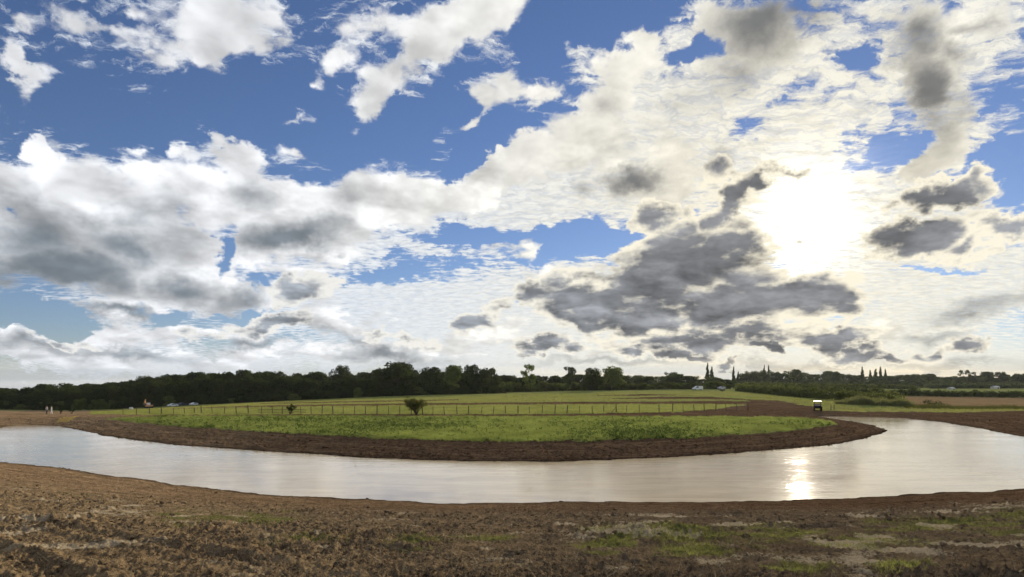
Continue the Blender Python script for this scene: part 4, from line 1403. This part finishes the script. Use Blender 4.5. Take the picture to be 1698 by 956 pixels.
for hz in (0.35, 0.72):
    b = MB()
    p0, p1 = fence_at(428) - f0, fence_at(508) - f0
    for k in range(4):
        q0, q1 = p0.lerp(p1, k / 4), p0.lerp(p1, (k + 1) / 4)
        b.cyl((q0.x, q0.y - .09, q0.z + hz + .02 * k), (q1.x, q1.y - .09, q1.z + hz - .015 * k), 0.045, seg=6)
    b.put('rail', M_RAIL, fence)

g0 = at(1380, 117)
gate = empty('gate_posts', g0)
tag(gate, 'two short wooden gate posts standing right of the buggy', 'posts')
for k, dx in enumerate((-0.25, 0.35)):
    b = MB()
    b.cyl((dx, 0, -.2), (dx + .02, .02, 1.15 - .15 * k), 0.075, 0.065, 8)
    b.put('post', M_POST, gate)

# ------------------------------------------------------------------ wheels
def wheel(parent, c, r, w, rim=True, axis='x'):
    ax = Vector((1, 0, 0)) if axis == 'x' else Vector((0, 1, 0))
    b = MB()
    C = Vector(c)
    b.cyl(C - ax * w / 2, C + ax * w / 2, r, seg=20)
    b.cyl(C - ax * w * .58, C - ax * w / 2, r * .86, r, seg=20)
    b.cyl(C + ax * w / 2, C + ax * w * .58, r, r * .86, seg=20)
    t = b.put('wheel', M_TYRE, parent)
    if rim:
        b = MB()
        b.cyl(C - ax * w * .62, C + ax * w * .62, r * .55, seg=14)
        b.put('rim', M_RIM, t)
    return t


# ------------------------------------------------------------------ farm buggy with white roof (front towards the pond)
bp = at(1355.5, 115)
bug = empty('utility_buggy', bp, R(-24), .97)
tag(bug, 'black farm buggy with white roof parked on the dirt track', 'buggy')
for sx in (-1, 1):
    for sy in (-.95, .95):
        wheel(bug, (sx * .62, sy, .33), .33, .26)
b = MB()
b.prism([(-1.35, .45), (-1.38, .78), (-1.15, .98), (-.50, 1.05), (-.46, .55), (.35, .50), (.38, .92), (1.35, .92), (1.35, .42)], -.60, .60, .05)
b.put('body', M_BLACK, bug)
b = MB()
b.prism([(-.66, 1.05), (-.52, 1.10), (-.50, 1.05), (-.66, 1.02)], -.50, .50, .01)
b.put('bonnet', M_SILV, bug)
for sx in (-1, 1):
    b = MB()
    b.box((sx * .40, -1.375, .74), (.22, .05, .12), .02)
    b.put('headlight', M_GLASS, bug)
    b = MB()
    b.prism([(-1.30, .52), (-1.22, .74), (-.95, .82), (-.66, .72), (-.60, .52), (-.66, .52), (-.72, .66), (-.95, .73), (-1.18, .66), (-1.24, .52)], sx * .50 - .16, sx * .62 + .16, .0)
    b.put('mudguard', M_BLACK, bug)
for sx in (-1, 1):
    b = MB()
    b.cyl((sx * .60, -.50, 1.02), (sx * .57, -.22, 1.80), .03, seg=8)
    b.cyl((sx * .60, .45, .92), (sx * .57, .38, 1.80), .03, seg=8)
    b.put('roll_bar', M_BLACK, bug)
b = MB()
b.box((0, .08, 1.83), (1.36, 1.10, .09), .03)
b.put('roof', M_WHITE, bug)
b = MB()
b.box((0, .20, .70), (1.12, .46, .16), .05)
b.box((0, .42, 1.06), (1.12, .13, .58), .05)
b.put('seat', M_SEAT, bug)
b = MB()
b.cyl((-.28, -.22, 1.00), (-.28, -.18, 1.04), .17, seg=16)
b.cyl((-.28, -.46, .85), (-.28, -.2, 1.02), .022, seg=8)
b.put('steering_wheel', M_BLACK, bug)
b = MB()
b.box((0, .90, 1.02), (1.22, .95, .05), .01)
b.box((0, 1.36, 1.12), (1.22, .04, .24), .01)
for sx in (-1, 1):
    b.box((sx * .60, .90, 1.12), (.04, .95, .24), .01)
b.put('cargo_bed', M_BLACK, bug)


# ------------------------------------------------------------------ cars and van
def car(px, dep, rz, paint, label, kind='car', s=1.0, group=None):
    p = at(px, dep)
    root = empty('parked_van' if kind == 'van' else 'parked_car', p, rz, s)
    tag(root, label, 'van' if kind == 'van' else 'car', group)
    if kind == 'van':
        L, Wd = 4.6, 1.8
        prof = [(-2.25, .35), (-2.30, .80), (-2.05, 1.02), (-1.45, 1.15), (-.75, 1.85), (-.40, 1.93), (2.20, 1.90), (2.28, 1.20), (2.25, .35)]
        glass = [(-1.36, 1.20), (-.72, 1.80), (-.62, 1.80), (-1.28, 1.18)]
        side = [(-1.15, 1.20), (-.68, 1.72), (.15, 1.74), (.15, 1.20)]
    else:
        L, Wd = 4.2, 1.72
        prof = [(-2.05, .32), (-2.10, .70), (-1.90, .88), (-1.05, .98), (-.40, 1.42), (.10, 1.50), (1.10, 1.46), (1.80, 1.02), (2.08, .95), (2.08, .32)]
        glass = [(-.98, 1.01), (-.38, 1.40), (-.28, 1.40), (-.88, .99)]
        side = [(-.78, 1.02), (-.30, 1.36), (.15, 1.42), (1.02, 1.38), (1.55, 1.02)]
    h = Wd / 2
    MB().prism(prof, -h, h, .07).put('body', paint, root)
    MB().prism(glass, -h * .86, h * .86).put('windscreen', M_GLASS, root)
    for sx in (-1, 1):
        MB().prism(side, sx * (h + .004) - .012, sx * (h + .004) + .012).put('side_window', M_GLASS, root)
        MB().box((sx * h * .70, -L / 2 + .02, .72), (.32, .10, .14), .03).put('headlight', M_LAMP, root)
        MB().box((sx * h * .80, L / 2 - .02, .85), (.20, .08, .22), .02).put('tail_light', M_RED, root)
        MB().box((sx * (h + .10), -.80, 1.05), (.18, .10, .13), .02).put('wing_mirror', paint, root)
        for sy in (-1.35, 1.35):
            wheel(root, (sx * (h - .11), sy, .32), .32, .20)
    MB().box((0, L / 2 - .03, 1.42 if kind == 'van' else 1.2), (h * 1.5, .06, .4), .02).put('rear_window', M_GLASS, root)
    MB().box((0, -L / 2 - .01, .50), (Wd * .9, .10, .16), .03).put('bumper', M_BLACK, root)
    return root


car(1156.5, 252, R(-82), M_WHITE, 'white van parked at the top of the hill field', 'van', .92)
car(1196, 262, R(-70), M_SILV, 'silver car half hidden behind the low olive trailer', 'car', .85)
car(286, 236, R(-40), M_WHITE, 'white car nearest the excavator at the edge of the dark wood', s=.9)
car(301, 240, R(-25), M_DARKP, 'dark blue-grey car between the two white ones by the dark wood', s=.9)
car(321, 240, R(-20), M_WHITE, 'white car farthest from the excavator at the edge of the dark wood', s=.8)
tp = at(1197.5, 236)
tr = empty('box_trailer', tp, R(10), .92)
tag(tr, 'low olive box trailer with pale lid on the hill field', 'trailer')
MB().box((0, 0, .62), (1.9, 1.2, .62), .03).put('box_body', M_OLIVE, tr)
MB().box((0, 0, .965), (1.98, 1.28, .06), .02).put('lid', M_SILV, tr)
for sy in (-.66, .66):
    wheel(tr, (0, sy, .28), .28, .14, axis='y')
b = MB()
b.cyl((.9, 0, .4), (1.8, 0, .42), .04, seg=8)
b.put('drawbar', M_STEEL, tr)

# ------------------------------------------------------------------ orange excavator at the wood edge
ep = at(246.5, 232)
ex = empty('excavator', ep, R(-100), .92)
tag(ex, 'orange tracked excavator with raised arm at the edge of the wood', 'excavator')
for sx in (-1, 1):
    b = MB()
    b.prism([(-1.35, .18), (-1.25, .05), (1.25, .05), (1.35, .18), (1.35, .42), (1.22, .55), (-1.22, .55), (-1.35, .42)], sx * .85 - .22, sx * .85 + .22, .03)
    t = b.put('track', M_TYRE, ex)
    for k in range(4):
        b = MB()
        y = -.9 + .6 * k
        b.cyl((sx * .85 - .24, y, .28), (sx * .85 + .24, y, .28), .17, seg=12)
        b.put('roller', M_STEEL, t)
MB().box((0, 0, .66), (1.0, 1.0, .22), .03).put('turntable', M_STEEL, ex)
MB().prism([(-1.0, .78), (-.95, 1.25), (.2, 1.35), (1.25, 1.5), (1.45, 1.3), (1.40, .80)], -.85, .85, .06).put('house', M_ORNG, ex)
c = MB().prism([(-1.0, 1.26), (-.95, 2.15), (-.75, 2.35), (.10, 2.35), (.15, 1.34)], -.85, -.05, .04).put('cab', M_WHITE, ex)
MB().prism([(-.88, 1.42), (-.84, 2.1), (-.02, 2.1), (.02, 1.42)], -.865, -.852).put('window', M_GLASS, c)
MB().box((-.45, -.995, 1.80), (.62, .02, .66), 0).put('window', M_GLASS, c)
b = MB()
b.prism([(-.55, 1.2), (-.85, 1.3), (-1.55, 2.7), (-1.35, 3.75), (-1.15, 3.70), (-1.28, 2.75), (-.60, 1.55)], .08, .36, .03)
b.put('boom', M_ORNG, ex)
b = MB()
b.prism([(-1.12, 3.62), (-1.38, 3.85), (-2.05, 2.25), (-1.95, 2.15)], .10, .34, .02)
b.put('stick', M_ORNG, ex)
b = MB()
b.prism([(-1.90, 2.3), (-2.12, 2.25), (-2.35, 1.75), (-2.05, 1.45), (-1.70, 1.55), (-1.95, 1.75)], -.02, .46, .02)
b.put('bucket', M_STEEL, ex)
b = MB()
b.cyl((.22, -.85, 1.45), (.22, -1.38, 2.55), .06, seg=8)
b.put('ram', M_RIM, ex)

sp = at(217.5, 228)
v = ICO_V * np.array([.55, .55, .42]) * np.random.default_rng(4).uniform(.85, 1.1, (12, 1)) + np.array([0, 0, .38])
sack = empty('bulk_sack', sp)
tag(sack, 'small white sack on the ground left of the orange excavator', 'sack')
bm = bmesh.new()
bmesh.ops.create_cube(bm, size=1.0)
bmesh.ops.subdivide_edges(bm, edges=bm.edges[:], cuts=3, use_grid_fill=True)
for w_ in bm.verts:
    q = w_.co
    bulge = 1.0 + .25 * math.cos(q.z * 2.6)
    w_.co = Vector((q.x * bulge * .9, q.y * bulge * .9, q.z * .8 + .42)) + Vector((.04 * math.sin(9 * q.y), .04 * math.sin(8 * q.x), 0))
me = bpy.data.meshes.new('bag')
bm.to_mesh(me)
bm.free()
me.materials.append(M_BAG)
link('bag', me, sack)
for sx in (-1, 1):
    b = MB()
    b.cyl((sx * .4, .3, .78), (sx * .36, .1, 1.0), .025, seg=6)
    b.cyl((sx * .36, .1, 1.0), (sx * .4, -.2, .78), .025, seg=6)
    b.put('strap', M_BAG, sack)

# far sheds on the right horizon
for (px, dep, w_, h_, lab) in ((1577, 330, 2.2, .55, 'small white shed roof behind the long hedge on the right'), (1650, 372, 3.4, 1.0, 'low white barn among the far right trees')):
    p = at(px, dep)
    root = empty('farm_shed', p, R(6))
    tag(root, lab, 'shed')
    MB().box((0, 0, h_ / 2 - .2), (w_, 3.0, h_ + .4), .02).put('wall', M_BAG, root)
    rf_ = MB().prism([(-1.7, h_), (0, h_ + .7), (1.7, h_), (1.7, h_ + .08), (0, h_ + .8), (-1.7, h_ + .08)], -w_ / 2 - .15, w_ / 2 + .15).put('roof', M_BAG, root)
    MB().box((w_ * .2, -1.51, h_ * .42), (.9, .04, h_ * .8), .0).put('door', M_STEEL, root)

# ------------------------------------------------------------------ bush and saplings by the fence
def bush(px, dep, top, wpx, label, seed, mat, stems=7, leaves=2200, bare=0.30, name='bush'):
    r = np.random.default_rng(seed)
    p = at(px, dep)
    h = ZC + (HOR - top) / F * dep - p.z
    w_ = wpx / F * dep
    root = empty(name, p)
    tag(root, label, 'bush')
    parts, lob = [], []
    for i in range(stems):
        a = r.random() * 6.283
        e = np.array([math.cos(a) * w_ * .5 * r.random() ** .4, math.sin(a) * w_ * .5 * r.random() ** .4, h * r.uniform(.55, .95)])
        m = np.array([e[0] * .35, e[1] * .35, e[2] * .5])
        parts.append(tube([(r.normal(0, .05), r.normal(0, .05), -.1), m, e], [.05, .032, .010], 6))
        for k in range(3):
            t = r.uniform(.45, .9)
            s0 = m + (e - m) * (t * 2 - 1 if t > .5 else 0)
            e2 = s0 + r.normal(0, 1, 3) * np.array([w_ * .16, w_ * .16, h * .08]) + np.array([0, 0, h * .14])
            parts.append(tube([s0, e2], [.016, .005], 5))
            lob.append((e2[0], e2[1], max(e2[2], h * bare), w_ * r.uniform(.09, .14), h * .10))
        lob.append((e[0], e[1], e[2], w_ * r.uniform(.10, .16), h * .10))
    v_, f_ = join(parts)
    link('stems', mesh_np('stems', v_, f_, M_BARK, True), root)
    v_, f_ = lobes_to_leaves(lob, leaves, 0.035 + .008 * h, r, .1)
    link('foliage', mesh_np('foliage', v_, f_, mat), root)
    return root


bush(690, 91.5, 661, 34, 'spreading olive-brown bush on bare stems in front of the fence', 1, M_BUSH, 30, 9000)
bush(481, 94.5, 671.5, 14, 'small dark green sapling at the rails of the fence', 2, M_WOOD, 9, 2200, .4, 'sapling')
bush(100, 122, 677, 7, 'small dark bush left of a pair behind the two people', 3, M_WOOD, 4, 700, .2)
bush(119, 124, 677.5, 8, 'small dark bush right of a pair behind the two people', 4, M_WOOD, 4, 700, .2)


# ------------------------------------------------------------------ two people on the far left bank
def person(px, dep, rz, label, top_mat, leg_mat, step, arm, seed, h=1.68):
    p = at(px, dep)
    root = empty('person', p, rz, h / 1.75)
    tag(root, label, 'person', 'people on the far left bank')
    V, Rd, E = [], [], []

    def add(co, r, par=None):
        V.append(co)
        Rd.append(r if hasattr(r, '__len__') else (r, r))
        if par is not None:
            E.append((par, len(V) - 1))
        return len(V) - 1
    pel = add((0, 0, .95), (.155, .11))
    wa = add((0, 0, 1.10), (.135, .10), pel)
    ch = add((0, .01, 1.30), (.165, .12), wa)
    nk0 = add((0, 0, 1.45), (.075, .07), ch)
    nk = add((0, -.01, 1.52), (.055, .055), nk0)
    hd = add((0, -.02, 1.60), (.072, .085), nk)
    hm = add((0, -.02, 1.67), (.076, .092), hd)
    add((0, -.01, 1.73), (.055, .07), hm)
    add((0, -.125, 1.635), (.012, .018), hd)
    for s in (-1, 1):
        add((s * .082, -.01, 1.64), (.010, .022), hd)
        sh = add((s * .19, .0, 1.42), .062, nk0)
        eb = add((s * .24, arm[0] * s * .5 + .03, 1.14), .044, sh)
        wr = add((s * .22, -.10 + arm[1] * s * .4, .92), .030, eb)
        pm = add((s * .215, -.13 + arm[1] * s * .4, .86), (.022, .036), wr)
        for k, (dy, ln) in enumerate(((-.030, .075), (-.010, .085), (.010, .080), (.028, .065))):
            kn = add((s * .212, V[pm][1] + dy, .83), .0095, pm)
            add((s * .200, V[pm][1] + dy - .012, .83 - ln), .007, kn)
        th = add((s * .195, V[pm][1] - .045, .86), .011, pm)
        add((s * .185, V[pm][1] - .060, .82), .008, th)
        hp = add((s * .095, 0, .88), .095, pel)
        kn = add((s * .105, -.03 + step * s * .22, .50), .062, hp)
        an = add((s * .11, .03 + step * s * .42, .10), .042, kn)
        hl = add((s * .11, .04 + step * s * .42, .045), .045, an)
        add((s * .125, -.15 + step * s * .42, .035), (.042, .033), hl)
    me = bpy.data.meshes.new('rig')
    me.from_pydata(V, E, [])
    tmp = bpy.data.objects.new('rig', me)
    COL.objects.link(tmp)
    md = tmp.modifiers.new('skin', 'SKIN')
    md.use_smooth_shade = True
    for i, sv in enumerate(me.skin_vertices[0].data):
        sv.radius = Rd[i]
        sv.use_root = (i == 0)
    tmp.modifiers.new('sub', 'SUBSURF').levels = 1
    dg = bpy.context.evaluated_depsgraph_get()
    body = bpy.data.meshes.new_from_object(tmp.evaluated_get(dg))
    bpy.data.objects.remove(tmp)
    bpy.data.meshes.remove(me)
    body.name = 'body'
    body.materials.clear()
    for m in (M_SKIN, top_mat, leg_mat, M_BLACK):
        body.materials.append(m)
    for pl in body.polygons:
        c = pl.center
        far = abs(c.x) > .165 and c.z < 1.05
        pl.material_index = 3 if c.z < .09 else (0 if (far and c.z < .96 and abs(c.x) > .17) else (2 if c.z < .98 and not far else (0 if c.z > 1.49 else 1)))
    link('body', body, root)
    bm = bmesh.new()
    bmesh.ops.create_icosphere(bm, subdivisions=2, radius=1)
    rs = np.random.default_rng(seed)
    for w in list(bm.verts):
        if w.co.z < -.35 or (w.co.y < -.55 and w.co.z < .35):
            bm.verts.remove(w)
        else:
            w.co = Vector((w.co.x * .092, w.co.y * .105 - .01, w.co.z * .105 + 1.665)) * (1 + rs.normal(0, .002))
    hm_ = bpy.data.meshes.new('hair')
    bm.to_mesh(hm_)
    bm.free()
    hm_.materials.append(M_HAIR)
    link('hair', hm_, root)
    return root


person(77.5, 119, R(70), 'person in grey top and dark trousers on the far left bank', M_TOPG, M_NAVY, .5, (.2, .3), 1)
person(85.5, 119.5, R(-50), 'person in white clothes on the far left bank', M_TOPW, M_TOPW, .35, (.1, -.3), 2)

# ------------------------------------------------------------------ thin evening haze over the fields
hb = bmesh.new()
bmesh.ops.create_cube(hb, size=1.0)
for v_ in hb.verts:
    v_.co = Vector((v_.co.x * 6400, v_.co.y * 6400, v_.co.z * 84 - 8))
hme = bpy.data.meshes.new('haze')
hb.to_mesh(hme)
hb.free()
hm = bpy.data.materials.new('haze')
hm.use_nodes = True
hnt = hm.node_tree
hnt.nodes.remove(hnt.nodes['Principled BSDF'])
pv = hnt.nodes.new('ShaderNodeVolumePrincipled')
pv.inputs['Color'].default_value = (0.82, 0.88, 0.95, 1)
pv.inputs['Density'].default_value = 0.00004
pv.inputs['Anisotropy'].default_value = 0.3
hnt.links.new(pv.outputs[0], hnt.nodes['Material Output'].inputs['Volume'])
hme.materials.append(hm)
ho = link('haze', hme)
tag(ho, 'thin pale evening haze hanging over the fields and trees', 'haze', kind='stuff')
